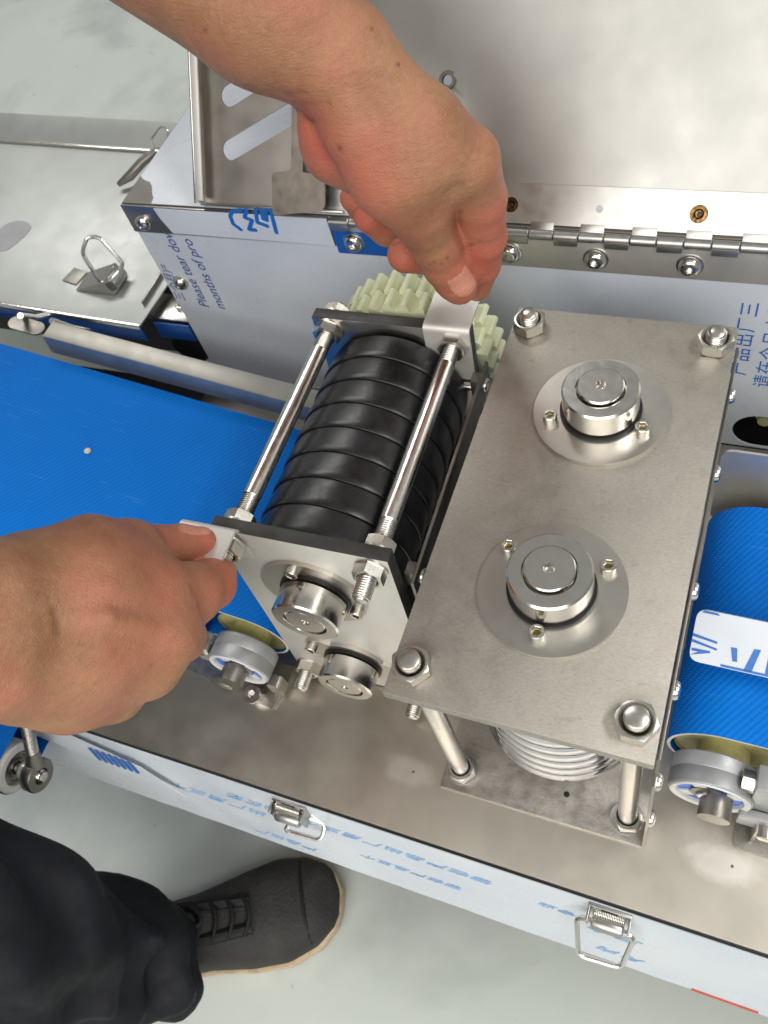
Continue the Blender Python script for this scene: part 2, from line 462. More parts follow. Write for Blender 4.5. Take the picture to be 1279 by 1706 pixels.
def text_mesh(name, body, size, mat, mw, parent, offset=0.0, shear=0.0, ext=0.00005, spacing=1.0):
    cu = bpy.data.curves.new(name, 'FONT'); cu.body = body; cu.size = size
    cu.offset = offset; cu.shear = shear; cu.extrude = ext; cu.space_character = spacing; cu.resolution_u = 3
    o = bpy.data.objects.new(name, cu); COL.objects.link(o)
    dg = bpy.context.evaluated_depsgraph_get(); dg.update()
    me = bpy.data.meshes.new_from_object(o.evaluated_get(dg))
    bpy.data.objects.remove(o)
    me.materials.clear(); me.materials.append(MAT[mat])
    q = bpy.data.objects.new(name, me); COL.objects.link(q); place(q, parent, mw)
    return q

CACHE = {}
def shared(key, fn, name, mat, parent, mw):
    if key not in CACHE:
        o = mobj(name, fn(), mat, parent, mw); CACHE[key] = o.data; return o
    return mobj(name, CACHE[key], None, parent, mw)

# ------------------------------------------------------------------ the setting
bm = bmesh.new()
bmesh.ops.create_grid(bm, x_segments=2, y_segments=2, size=9)
tag(mobj('floor', bm, 'concrete', None, T(0, 0, -0.36)), kind='structure')

# ------------------------------------------------------------------ machine frame: deck, front skirt, rear panel
mf = empty('machine_frame', (0, 0.3, -0.36), None, 'steel machine table with film covered front skirt and rear panel', 'machine')
mobj('deck_plate', bm_box(-0.56, 0.6, 0.0935, 0.4975, -0.003, 0.0, 0.0004), 'deck_steel', mf)
for i, (x, y) in enumerate(((-0.50, 0.14), (0.55, 0.14), (-0.50, 0.76), (0.55, 0.76))):
    mobj('leg', bm_box(x - 0.02, x + 0.02, y - 0.02, y + 0.02, -0.36, -0.004, 0.002), 'deck_steel', mf)
for cx, cy in ((-0.178, 0.140), (0.058, 0.141)):
    mobj('weld_pit', bm_lathe([(0.0011, 0), (0.0008, 0.0004), (0, 0.0005)], 12), 'lock_steel', mf, T(cx, cy, 0.0))
# front skirt: sheet leaning a little outward, covered by printed film
tilt = Vector((0, 0.068 - 0.0905, -0.118)).normalized()
SK = frame((0, 0.0905, -0.002), (1, 0, 0), -tilt, Vector((1, 0, 0)).cross(-tilt))
n = 60
top = [(-0.62 + 1.22 * i / n, 0.0) for i in range(n + 1)]
bot = [(0.60 - 1.22 * i / n, -0.120 + random.uniform(-0.0012, 0.0012)) for i in range(n + 1)]
skirt = mobj('front_skirt', bm_sheet(top + bot, [], 0.0012), 'film_white', mf, SK @ T(0, 0, -0.0012), smooth=False)
mobj('edge_seam', bm_box(-0.62, 0.6, 0.0912, 0.0932, -0.0035, -0.0012, 0), 'seal_black', mf)
for body, x, y, s, m in (('请在产品出厂后三个月内撕膜', -0.10, -0.030, 0.017, 'print_pale'), ('请在产品三个', -0.128, -0.068, 0.014, 'print_pale'),
                      ('出厂后三个', -0.302, -0.050, 0.019, 'print_pale'), ('产品出厂', -0.265, -0.098, 0.015, 'print_pale'), ('三个', 0.012, -0.052, 0.019, 'print_pale'),
                      ('月内', 0.016, -0.092, 0.017, 'print_pale'), ('专业', -0.036, -0.038, 0.014, 'print_pale')):
    text_mesh('film_print', body, s, m, SK @ T(x, y, 0.00025) @ Matrix.Rotation(PI, 4, 'Z') @ Matrix.Scale(0.62, 4, (0, 1, 0)), skirt, 0.0004, 0.3, 0.00005, 1.15)
mobj('red_edge_strip', bm_sheet([(0.052, -0.1195), (0.100, -0.1195), (0.100, -0.1165), (0.052, -0.1165)], [], 0.0006), 'red_tape', skirt, SK @ T(0, 0, 0.0002))
flap = [(-0.500, -0.002), (-0.42, -0.025), (-0.385, -0.060), (-0.42, -0.052), (-0.50, -0.040), (-0.56, -0.030)]
mobj('film_flap', bm_sheet(flap, [], 0.0004), 'film_white', skirt, SK @ T(0, 0, 0.004) @ Matrix.Rotation(-0.03, 4, 'X'))
for k in range(7):
    mobj('flap_stripe', bm_sheet([(-0.475 + k * 0.007, -0.022), (-0.471 + k * 0.007, -0.021), (-0.468 + k * 0.007, -0.042), (-0.472 + k * 0.007, -0.043)], [], 0.0002), 'print_blue', skirt, SK @ T(0, 0.004, 0.0052) @ Matrix.Rotation(-0.03, 4, 'X'))

def toggle_latch(parent, x, label_bail, jitter):
    """spring latch on the skirt with a hanging wire bail"""
    o = Vector((x, 0.0905, -0.002))
    la = mobj('latch', bm_box(-0.015, 0.015, -0.003, -0.0005, -0.026, -0.001, 0.0006), 'hinge_steel', parent, Matrix.Translation(o))
    for s in (-1, 1):
        mobj('ear', bm_box(s * 0.0142 - 0.0008, s * 0.0142 + 0.0008, -0.013, -0.002, -0.022, -0.002, 0.0004), 'hinge_steel', la, Matrix.Translation(o))
    ax = axis_m(o + Vector((-0.011, -0.0105, -0.013)), (1, 0, 0))
    mobj('barrel', bm_lathe([(0, 0), (0.0048, 0), (0.0056, 0.0012), (0.0056, 0.0208), (0.0048, 0.022), (0, 0.022)], 28), 'hinge_steel', la, ax)
    pts = [o + Vector((-0.011 + 0.022 * k / 200, -0.0050 + 0.0034 * math.cos(k * 0.6), -0.006 + 0.0034 * math.sin(k * 0.6))) for k in range(201)]
    mobj('spring', tube(pts, 0.0005, 6), 'nut_steel', la)
    mobj('finger_slot', bm_box(-0.006, 0.006, -0.0036, -0.0030, -0.006, -0.002, 0.0002), 'seal_black', la, Matrix.Translation(o))
    b = [o + Vector(p) for p in label_bail]
    mobj('bail', tube(round_path(b, 0.006, 6), 0.0020, 10, True), 'rod_steel', la)
    return la
toggle_latch(mf, -0.0145, ((-0.0215, -0.011, -0.012), (-0.016, -0.033, -0.038), (0.014, -0.0315, -0.038), (0.019, -0.0115, -0.012)), 0)
toggle_latch(mf, -0.2685, ((0.004, -0.006, -0.014), (0.026, -0.004, -0.028), (0.0255, -0.017, -0.034), (-0.007, -0.019, -0.032)), 1)

# rear panel with film, printed words and an open slot on the right
RP = frame((0, 0.5, 0), (1, 0, 0), (0, 0, 1), (0, -1, 0))
hole = rrect(0.0065, 0.13, 0.003, 0.0445, 0.02)
rear = mobj('rear_panel', bm_sheet([(-0.534, 0.0005), (0.6, 0.0005), (0.6, 0.231), (-0.534, 0.231)], [hole], 0.0015), 'film_white', mf, RP, smooth=False)
mobj('slot_backing', bm_box(-0.01, 0.16, 0.56, 0.565, -0.04, 0.08, 0), 'shade_black', mf)  # black sheets paint the dark inside of the slot
mobj('slot_backing', bm_box(-0.01, 0.16, 0.502, 0.56, -0.045, -0.04, 0), 'shade_black', mf)
mobj('drive_shaft_end', bm_lathe([(0, 0.0), (0.008, 0.0), (0.008, 0.02), (0.006, 0.022), (0.006, 0.026), (0, 0.027)], 24), 'nylon_core', mf, axis_m((0.032, 0.545, 0.012), (0, -1, 0)))
for body, x, z, s in (('三个月)=', -0.5255, 0.112, 0.0125), ('Please tear dow', -0.5000, 0.1060, 0.0155), ('months of pro', -0.4810, 0.1060, 0.0155)):
    text_mesh('film_print', body, s, 'print_navy', RP @ T(x + 0.0035, z, 0.0018) @ Matrix.Rotation(PI / 2, 4, 'Z'), rear, 0.0, 0.18, 0.00004, 0.98)
text_mesh('film_print', '产品出厂三', 0.0155, 'print_blue', RP @ T(0.0075, 0.094, 0.0018) @ Matrix.Rotation(PI / 2, 4, 'Z'), rear, 0.0, 0, 0.00004, 1.12)
text_mesh('film_print', '请在个月内撕膜', 0.0155, 'print_blue', RP @ T(0.0275, 0.082, 0.0018) @ Matrix.Rotation(PI / 2, 4, 'Z'), rear, 0.0, 0, 0.00004, 1.12)
# bent lip along the top of the panel, film peeled off its corner
mobj('panel_lip', bm_box(-0.5345, -0.3275, 0.4955, 0.4983, 0.2015, 0.2312, 0.0008), 'tray_steel', mf)
LOGO = [[(-0.4067, 0.2345), (-0.4168, 0.2319), (-0.42, 0.2275), (-0.4206, 0.2193), (-0.4152, 0.2136)], [(-0.4009, 0.2353), (-0.406, 0.227), (-0.3997, 0.2245), (-0.4065, 0.2143), (-0.4003, 0.214)], [(-0.3918, 0.2366), (-0.3953, 0.2226), (-0.3866, 0.2192)], [(-0.3866, 0.2355), (-0.3879, 0.2267), (-0.3849, 0.2255), (-0.3824, 0.2358)], [(-0.3775, 0.2364), (-0.3803, 0.2128)]]
lipf = mobj('lip_film', bm_sheet([(-0.4905, 0.2035), (-0.3278, 0.2025), (-0.3278, 0.2302), (-0.4985, 0.2302), (-0.496, 0.218)], [], 0.0005), 'film_white', mf, RP @ T(0, 0, 0.0046), smooth=False)
mobj('top_sheet', bm_box(-0.534, 0.6, 0.4985, 0.86, 0.2295, 0.2318, 0.0006), 'tray_steel', mf)
pl = [(-0.5325, 0.534), (-0.5262, 0.5295), (-0.5185, 0.527), (-0.5130, 0.5215), (-0.5075, 0.512), (-0.5030, 0.506), (-0.5015, 0.4990), (-0.2, 0.4990), (-0.2, 0.855), (-0.5325, 0.855)]
mobj('top_film', bm_sheet(pl, [], 0.0005), 'film_white', mf, T(0, 0, 0.2319), smooth=False)
mobj('side_sheet', bm_box(-0.5355, -0.5342, 0.5, 0.86, 0.0, 0.2295, 0), 'film_white', mf)
mobj('back_sheet', bm_box(-0.534, 0.6, 0.858, 0.8595, -0.003, 0.2294, 0), 'tray_steel', mf)
for stroke in LOGO:                                         # bold printed strokes, cut off by the tray above
    for k, ((ax, az), (bx, bz)) in enumerate(zip(stroke, stroke[1:])):
        mobj('film_print', bm_sheet(obround(ax, az, bx, bz, 0.0019, 4), [], 0.00012), 'print_blue', lipf, RP @ T(0, 0, 0.0052 + 0.00003 * k), smooth=False)
dome = lambda: bm_lathe([(0.0082, 0), (0.0080, 0.0012), (0.0068, 0.0036), (0.0042, 0.0056), (0.0018, 0.0062), (0.0014, 0.0058), (0, 0.0056)], 28)
for x, z in ((-0.518, 0.2137), (-0.5157, 0.1382)):
    shared('dome', dome, 'dome_screw', 'turned_steel', mf, axis_m((x, 0.4955 if z > 0.2 else 0.4984, z), (0, -1, 0)))
# lower hinge leaf with button head screws
mobj('hinge_leaf', bm_box(-0.3266, 0.6, 0.4958, 0.4982, 0.1945, 0.2235, 0.0006), 'leaf_steel', mf)
mobj('leaf_film', bm_sheet([(-0.3264, 0.1950), (-0.2415, 0.1950), (-0.2395, 0.2160), (-0.3264, 0.2190)], [], 0.0004), 'film_blue', mf, RP @ T(0, 0, 0.0043), smooth=False)
btn = lambda: bm_socket_screw(0.0082, 0.0050, 0.0045, True)
wash = lambda: bm_lathe([(0.004, 0), (0.0096, 0), (0.0096, 0.0009), (0.0086, 0.0012), (0.004, 0.0012)], 32)
for x in (-0.3088, -0.1763, -0.1104, -0.0431, 0.024, 0.09):
    y0 = 0.4954 if x < -0.25 else 0.4958
    sc_ = shared('btn', btn, 'button_screw', 'turned_steel', mf, axis_m((x, y0 - 0.0010, 0.2082), (0, -1, 0), x * 9))
    shared('wash', wash, 'washer', 'turned_steel', sc_, axis_m((x, y0, 0.2082), (0, -1, 0)))
kp = 0.0185
knuckle = lambda: bm_lathe([(0.0030, 0.0003), (0.0034, 0.0003), (0.0038, 0.0008), (0.0038, kp - 0.0008), (0.0034, kp - 0.0003), (0.0030, kp - 0.0003)], 24)
for k in range(0, 34, 2):
    o_ = shared('knuckle', knuckle, 'hinge_knuckle', 'hinge_steel', mf, axis_m((-0.3262 + kp * k, 0.4955, 0.2275), (1, 0, 0)))
    shared('knucktab', lambda: bm_box(0.0006, kp - 0.0006, -0.001, 0.0012, -0.006, 0.0, 0.0002), 'hinge_tab', 'hinge_steel', o_, T(-0.3262 + kp * k, 0.4925, 0.2275))
# gap behind the conveyor: shade and dark interior put in as added black boxes
mobj('gap_shade_box', bm_box(-1.3, -0.5365, 0.43, 0.478, -0.10, 0.005, 0), 'shade_black', mf)
mobj('gap_shade_box', bm_box(-1.3, -0.5365, 0.60, 0.62, -0.10, 0.065, 0), 'shade_black', mf)
mobj('chain_sprocket', bm_lathe([(0, 0)] + [(0.022, 0), (0.024, 0.004), (0.022, 0.008), (0.020, 0.009), (0.022, 0.010), (0.024, 0.014), (0.022, 0.018), (0, 0.018)], 18), 'dark_metal', mf, axis_m((-0.560, 0.505, 0.030), (0, 1, 0)))

# ------------------------------------------------------------------ hinged cover leaning back
TH = math.radians(52)
CV = frame((0, 0.5, 0.2275), (1, 0, 0), (0, math.cos(TH), math.sin(TH)), (0, -math.sin(TH), math.cos(TH)))
hc = empty('hinged_cover', (0.1, 0.5, 0.2275), None, 'large plain steel cover leaning back from the long piano hinge', 'cover')
mobj('cover_sheet', bm_sheet([(-0.31, 0.004), (0.6, 0.004), (0.6, 0.6), (-0.31, 0.6)], [circ(-0.2314, 0.1006, 0.0040)], 0.0015), 'cover_steel', hc, CV, smooth=False)
holes = [circ(-0.1755, 0.0171, 0.0036), circ(-0.042, 0.0174, 0.0042)]
mobj('upper_leaf', bm_sheet([(-0.3266, 0.0045), (0.6, 0.0045), (0.6, 0.0322), (-0.3266, 0.0322)], holes, 0.0022), 'hinge_steel', hc, CV @ T(0, 0, 0.0016), smooth=False)
for k in range(1, 34, 2):
    o_ = shared('knuckle', knuckle, 'hinge_knuckle', 'hinge_steel', hc, axis_m((-0.3262 + kp * k, 0.4955, 0.2275), (1, 0, 0)))
    shared('knucktab2', lambda: bm_box(0.0006, kp - 0.0006, -0.0012, 0.0064, 0.0030, 0.0042, 0.0002), 'hinge_tab', 'hinge_steel', o_, CV @ T(-0.3262 + kp * k, 0.0, 0))
mobj('plug_weld', bm_lathe([(0.0026, 0), (0.0025, 0.0003), (0, 0.0003)], 20), 'cast_grey', hc, CV @ T(-0.1101, 0.0173, 0.0037))
for x, r in ((-0.1755, 0.0038), (-0.042, 0.0044)):
    w_ = mobj('plug_weld', bm_lathe([(r + 0.0018, 0.0), (r + 0.0014, 0.0004), (r * 0.8, 0.0006), (r * 0.55, -0.0004), (0, -0.0002)], 24), 'heat_tint', hc, CV @ T(x, 0.0173, 0.0037))
    mobj('weld_bead', bm_lathe([(0.0018, 0), (0.0014, 0.0007), (0, 0.001)], 14), 'dark_metal', w_, CV @ T(x + 0.0006, 0.0169, 0.0036))
ring = mobj('hook_ring', bm_lathe([(0.0036, 0), (0.0062, 0), (0.0066, 0.0010), (0.0060, 0.0020), (0.0040, 0.0020), (0.0036, 0.0010), (0.0036, 0)], 28), 'dark_bar_steel', hc, CV @ T(-0.2314, 0.1006, 0.0016))
mobj('wing_catch', tube([CV @ Vector(p) for p in ((-0.237, 0.094, 0.004), (-0.232, 0.0935, 0.008), (-0.226, 0.088, 0.010), (-0.221, 0.079, 0.008))], 0.003, 12, False, [0.002, 0.0042, 0.0042, 0.003]), 'turned_steel', hc)

# ------------------------------------------------------------------ slotted tray beside the cover
ts = empty('slotted_tray', (-0.38, 0.5, 0.232), None, 'folded steel tray with slanted slots behind the forearm', 'tray')
slots = [obround(-0.4193, 0.0490, -0.335, 0.0902, 0.0080), obround(-0.4193, 0.0895, -0.335, 0.1307, 0.0080), obround(-0.4193, 0.130, -0.335, 0.1712, 0.0080)]
mobj('tray_sheet', bm_sheet([(-0.4470, 0.0065), (-0.312, 0.0065), (-0.312, 0.26), (-0.4470, 0.26)], slots, 0.0015), 'tray_steel', ts, CV, smooth=False)
mobj('side_flange', bm_box(-0.4490, -0.4472, 0.0062, 0.26, 0.0, 0.0145, 0.0004), 'turned_steel', ts, CV)
mobj('side_flange', bm_box(-0.4471, -0.4405, 0.0082, 0.26, 0.0128, 0.0145, 0.0003), 'front_plate_steel', ts, CV)
mobj('bottom_flange', bm_box(-0.4468, -0.312, 0.0045, 0.0063, 0.0, 0.0085, 0.0003), 'tray_steel', ts, CV)
lk = empty('lock_plate', (-0.345, 0.49, 0.24), None, 'brown tinted steel lock plate with narrow neck under the wrist', 'plate')
out = round_path([(-0.3694, 0.0330, 0), (-0.3690, 0.0000, 0), (-0.3224, 0.0063, 0), (-0.3224, 0.10, 0), (-0.3506, 0.10, 0), (-0.3519, 0.0345, 0)], 0.0045, 5)
mobj('lock_sheet', bm_sheet([(p.x, p.y) for p in out], [], 0.0025), 'lock_steel', lk, CV @ T(0, 0, 0.0185), smooth=False)
mobj('stud', bm_thread(0.003, 0.02, 0.001), 'nut_steel', lk, CV @ axis_m((-0.3300, 0.042, 0.024), (1, -0.05, 0)))
mobj('stud_lug', bm_box(-0.338, -0.330, 0.034, 0.050, 0.0211, 0.028, 0.001), 'lock_steel', lk, CV)
mobj('standoff', bm_lathe([(0.004, 0), (0.004, 0.0168), (0, 0.0169)], 20), 'lock_steel', lk, CV @ T(-0.336, 0.02, 0.0016))

# ------------------------------------------------------------------ cabinet on the left
cb = empty('side_cabinet', (-0.85, 0.6, -0.36), None, 'pale steel cabinet with flat lid and raised toggle latch', 'cabinet')
LD = T(-0.583, 0.480, 0.087) @ Matrix.Rotation(math.radians(-2.5), 4, 'Z')
mobj('lid', bm_box(-0.62, 0, 0.001, 0.272, -0.002, 0.0, 0.0007), 'lid_steel', cb, LD)
mobj('lid_lip', bm_box(-0.62, 0, -0.0012, 0.0008, -0.022, -0.0005, 0.0005), 'film_blue', cb, LD)
mobj('lid_hem', bm_box(-0.62, 0, -0.0022, 0.0025, -0.0045, 0.0012, 0.0008), 'rod_steel', cb, LD)
mobj('body', bm_box(-0.61, -0.012, 0.125, 0.255, -0.446, -0.0025, 0.001), 'lid_steel', cb, LD)
mobj('back_ridge', bm_box(-0.60, -0.105, 0.0, 0.036, -0.003, 0.0, 0.001), 'lid_steel', cb, LD @ T(0, 0.2728, 0.002) @ Matrix.Rotation(math.radians(38), 4, 'X'))
mobj('ridge_hem', bm_box(-0.60, -0.105, 0.2700, 0.2745, 0.0005, 0.0040, 0.001), 'rod_steel', cb, LD)
mobj('stain', bm_sheet([(0.022 * math.cos(t) * (1 + 0.15 * math.sin(3 * t)), 0.030 * math.sin(t) * (1 + 0.1 * math.cos(2 * t))) for t in [2 * PI * i / 30 for i in range(30)]], [], 0.0001), 'cast_grey', cb, T(-0.838, 0.595, 0.0872))
bs = mobj('latch', bm_box(-0.011, 0.011, -0.0105, 0.0105, 0, 0.0014, 0.0004), 'rail_steel', cb, T(-0.704, 0.5395, 0.0875) @ Matrix.Rotation(-0.2, 4, 'Z'))
bm = bmesh.new()
wv = [bm.verts.new(p) for p in ((0, -0.014, 0), (0, 0.014, 0), (0.046, 0.0155, 0.016), (0.046, -0.0155, 0.016), (0.054, 0.0155, 0.0), (0.054, -0.0155, 0))]
for f in ((0, 1, 2, 3), (3, 2, 4, 5), (0, 3, 5), (1, 4, 2), (0, 5, 4, 1)): bm.faces.new([wv[i] for i in f])
bmesh.ops.recalc_face_normals(bm, faces=bm.faces[:])
LB = T(-0.690, 0.533, 0.0885) @ Matrix.Rotation(0.02, 4, 'Z')
mobj('lever', bm, 'turned_steel', bs, LB, smooth=False)
mobj('barrel', bm_lathe([(0, 0), (0.006, 0), (0.0066, 0.001), (0.0066, 0.021), (0.006, 0.022), (0, 0.022)], 24), 'turned_steel', bs, LB @ axis_m((0.053, -0.011, 0.0085), (0, 1, 0)))
mobj('bail', tube(round_path([(-0.6480, 0.5205, 0.1000), (-0.6335, 0.5500, 0.1020), (-0.6560, 0.5590, 0.1310), (-0.6690, 0.5560, 0.1330), (-0.6720, 0.5400, 0.1240)], 0.006, 5), 0.0022, 10, True), 'rod_steel', bs)
mobj('catch_plate', bm_box(-0.022, 0.044, -0.006, 0.03, -0.014, -0.012, 0.0006), 'turned_steel', cb, T(-0.578, 0.508, 0.089))
mobj('catch_plate', bm_box(-0.0225, -0.0205, 0.000, 0.055, -0.012, 0.004, 0.0006), 'tray_steel', cb, T(-0.571, 0.508, 0.089))
mobj('catch_nut', bm_hexnut(0.011, 0.005, 0.003), 'nut_steel', cb, T(-0.555, 0.520, 0.0772))
mobj('catch_lip', bm_box(-0.582, -0.537, 0.4975, 0.4995, 0.052, 0.0745, 0.0004), 'film_blue', cb)
mobj('hose', tube([(-0.726, 0.688, 0.094), (-0.712, 0.697, 0.099), (-0.697, 0.712, 0.108), (-0.684, 0.728, 0.112)], 0.006, 14, False, [0.003, 0.0058, 0.0058, 0.0050]), 'dark_bar_steel', cb)
mobj('wire_loop', tube(round_path([(-0.694, 0.738, 0.108), (-0.680, 0.727, 0.130), (-0.655, 0.724, 0.148), (-0.640, 0.716, 0.150), (-0.660, 0.722, 0.120)], 0.006, 5), 0.0014, 8, True), 'rod_steel', cb)
# ------------------------------------------------------------------ roller cassette standing on the deck (shafts upright)
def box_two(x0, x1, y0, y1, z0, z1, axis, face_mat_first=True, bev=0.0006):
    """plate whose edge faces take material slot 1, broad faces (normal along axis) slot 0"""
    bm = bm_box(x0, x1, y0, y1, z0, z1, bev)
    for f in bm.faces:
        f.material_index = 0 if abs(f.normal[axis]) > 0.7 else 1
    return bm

def collar(parent, c, axis, r, h, boss_r, boss_h, set_ang, mat='turned_steel'):
    m = axis_m(c, axis)
    s = mobj('seal_ring', bm_lathe([(0.012, 0), (r + 0.0016, 0), (r + 0.0016, 0.0022), (r - 0.002, 0.0026), (0.012, 0.0026)], 48), 'seal_black', parent, m)
    k = mobj('collar', bm_lathe([(boss_r, 0.0032), (r - 0.0005, 0.0032), (r, 0.0038), (r, h - 0.0012), (r - 0.0012, h), (boss_r + 0.0008, h), (boss_r + 0.0004, h - 0.003), (boss_r, h - 0.003)], 64), mat, parent, m)
    mobj('shaft_end', bm_lathe([(boss_r - 0.0004, 0.002), (boss_r - 0.0004, h + boss_h - 0.0007), (boss_r - 0.0012, h + boss_h), (0.0034, h + boss_h), (0.0022, h + boss_h - 0.003), (0, h + boss_h - 0.004)], 48), mat, k, m)
    a = set_ang
    mobj('set_screw', bm_socket_screw(0.0030, 0.0008, 0.0026), 'nut_steel', k, m @ Matrix.Rotation(a, 4, 'Z') @ axis_m((r - 0.0004, 0, h * 0.55), (1, 0, 0)))
    return k

up = empty('roller_cassette', (-0.0776, 0.2835, 0.0), None, 'upright roller cassette with two turned collars on its blank top plate', 'roller cassette')
cx, cy = -0.0776, 0.2835
mobj('base_plate', bm_box(-0.1530, -0.0022, 0.1340, 0.4345, 0.0006, 0.0068, 0.0007), 'base_steel', up)
topp = mobj('top_plate', bm_box(-0.1525, -0.0027, 0.1324, 0.4345, 0.2060, 0.2140, 0.0007), 'plate_steel', up)
nutf = lambda: bm_hexnut(0.0205, 0.0088, 0.0080)
lockf = lambda: bm_hexnut(0.0195, 0.0092, 0.0068, 0.0118)
for i, (sx, sy) in enumerate(((-1, -1), (1, -1), (-1, 1), (1, 1))):
    x, y = cx + sx * 0.0623, cy + sy * 0.1328
    rod = mobj('tie_rod', bm_lathe([(0, 0.0069), (0.0066, 0.0069), (0.0066, 0.2055), (0, 0.2055)], 32), 'rod_steel', up, T(x, y, 0))
    n_ = shared('nut20', lockf, 'nut', 'nut_steel', up, T(x, y, 0.0069) @ Matrix.Rotation(0.4 + i * 0.37, 4, 'Z'))
    n_ = shared('nut20b', nutf, 'nut', 'nut_steel', up, T(x, y, 0.2142) @ Matrix.Rotation((0.35, 0.52, 0.1, 0.45)[i], 4, 'Z'))
    if sy < 0:
        shared('bolt_end', lambda: bm_lathe([(0.0068, 0.0), (0.0068, 0.0118), (0.0064, 0.0128), (0.0054, 0.0134), (0, 0.0137)], 32), 'bolt_end', 'nut_steel', n_, T(x, y, 0.2145))
    else:
        shared('bolt_thread', lambda: bm_thread(0.0067, 0.0135, 0.00175), 'bolt_end', 'nut_steel', n_, T(x, y, 0.2145))
cap = lambda: bm_socket_screw(0.0047, 0.0056, 0.0052)
for (fx, fy), scr, sa in (((-0.0757, 0.3495), ((-0.1056, 0.3360), (-0.0472, 0.3369)), -1.35), ((-0.0757, 0.2170), ((-0.1062, 0.2366), (-0.0474, 0.2363), (-0.0766, 0.1863)), -1.9)):
    fl = mobj('flange', bm_sheet(circ(0, 0, 0.0430, 80), [circ(s_x - fx, s_y - fy, 0.0030, 16) for s_x, s_y in scr] + ([circ(-0.0768 - fx, 0.3853 - fy, 0.0038, 20)] if fy > 0.3 else []), 0.0028), 'flange_steel', up, T(fx, fy, 0.2141), smooth=False)
    for s_x, s_y in scr:
        c_ = shared('cap', cap, 'cap_screw', 'nut_steel', fl, T(s_x, s_y, 0.2169) @ Matrix.Rotation(random.random(), 4, 'Z'))
        shared('capkey', lambda: bm_lathe([(0.0026, 0), (0.0020, 0.0004), (0, 0.0004)], 6), 'socket_floor', 'socket_brass', c_, T(s_x, s_y, 0.2193))
    if fy > 0.3: mobj('empty_hole', bm_lathe([(0.0037, 0.0), (0, 0.0001)], 20), 'seal_black', fl, T(-0.0768, 0.3853, 0.2143))
    collar(up, (fx, fy, 0.2169), (0, 0, 1), 0.0243, 0.0215, 0.0150, 0.0030, sa)
# stacked discs on the two upright shafts
disc_g = lambda: bm_lathe([(0.012, 0), (0.0590, 0), (0.0600, 0.0008), (0.0604, 0.0030), (0.0602, 0.0120), (0.0594, 0.0134), (0.012, 0.0134)], 64)
for fy in (0.3495, 0.2170):
    mobj('shaft', bm_lathe([(0, 0.007), (0.012, 0.007), (0.012, 0.205), (0, 0.205)], 24), 'rod_steel', up, T(-0.0757, fy, 0))
    mobj('disc_core', bm_lathe([(0.0565, 0.028), (0.0565, 0.200)], 48), 'seal_black', up, T(-0.0757, fy, 0))
    for k in range(11):
        shared('disc_grey', disc_g, 'disc', 'disc_steel', up, T(-0.0757, fy, 0.027 + k * 0.0158))
mobj('side_bar', bm_box(-0.0022, -0.0002, 0.140, 0.43, 0.168, 0.200, 0.0004), 'dark_bar_steel', up)
mobj('side_bar', bm_box(-0.0022, -0.0002, 0.134, 0.152, 0.007, 0.168, 0.0004), 'tray_steel', up)
pan = lambda: bm_lathe([(0.0055, 0), (0.0055, 0.0012), (0.0048, 0.0026), (0.0030, 0.0034), (0, 0.0036)], 24)
for y, z in ((0.3959, 0.190), (0.3319, 0.190), (0.2469, 0.190), (0.1845, 0.188), (0.143, 0.150), (0.143, 0.06)):
    shared('pan', pan, 'pan_screw', 'turned_steel', up, axis_m((-0.0002, y, z), (1, 0, 0)))
mobj('plate_pin', bm_lathe([(0.0022, 0), (0.0018, 0.0012), (0, 0.0014)], 14), 'dark_metal', up, T(-0.060, 0.155, 0.0068))

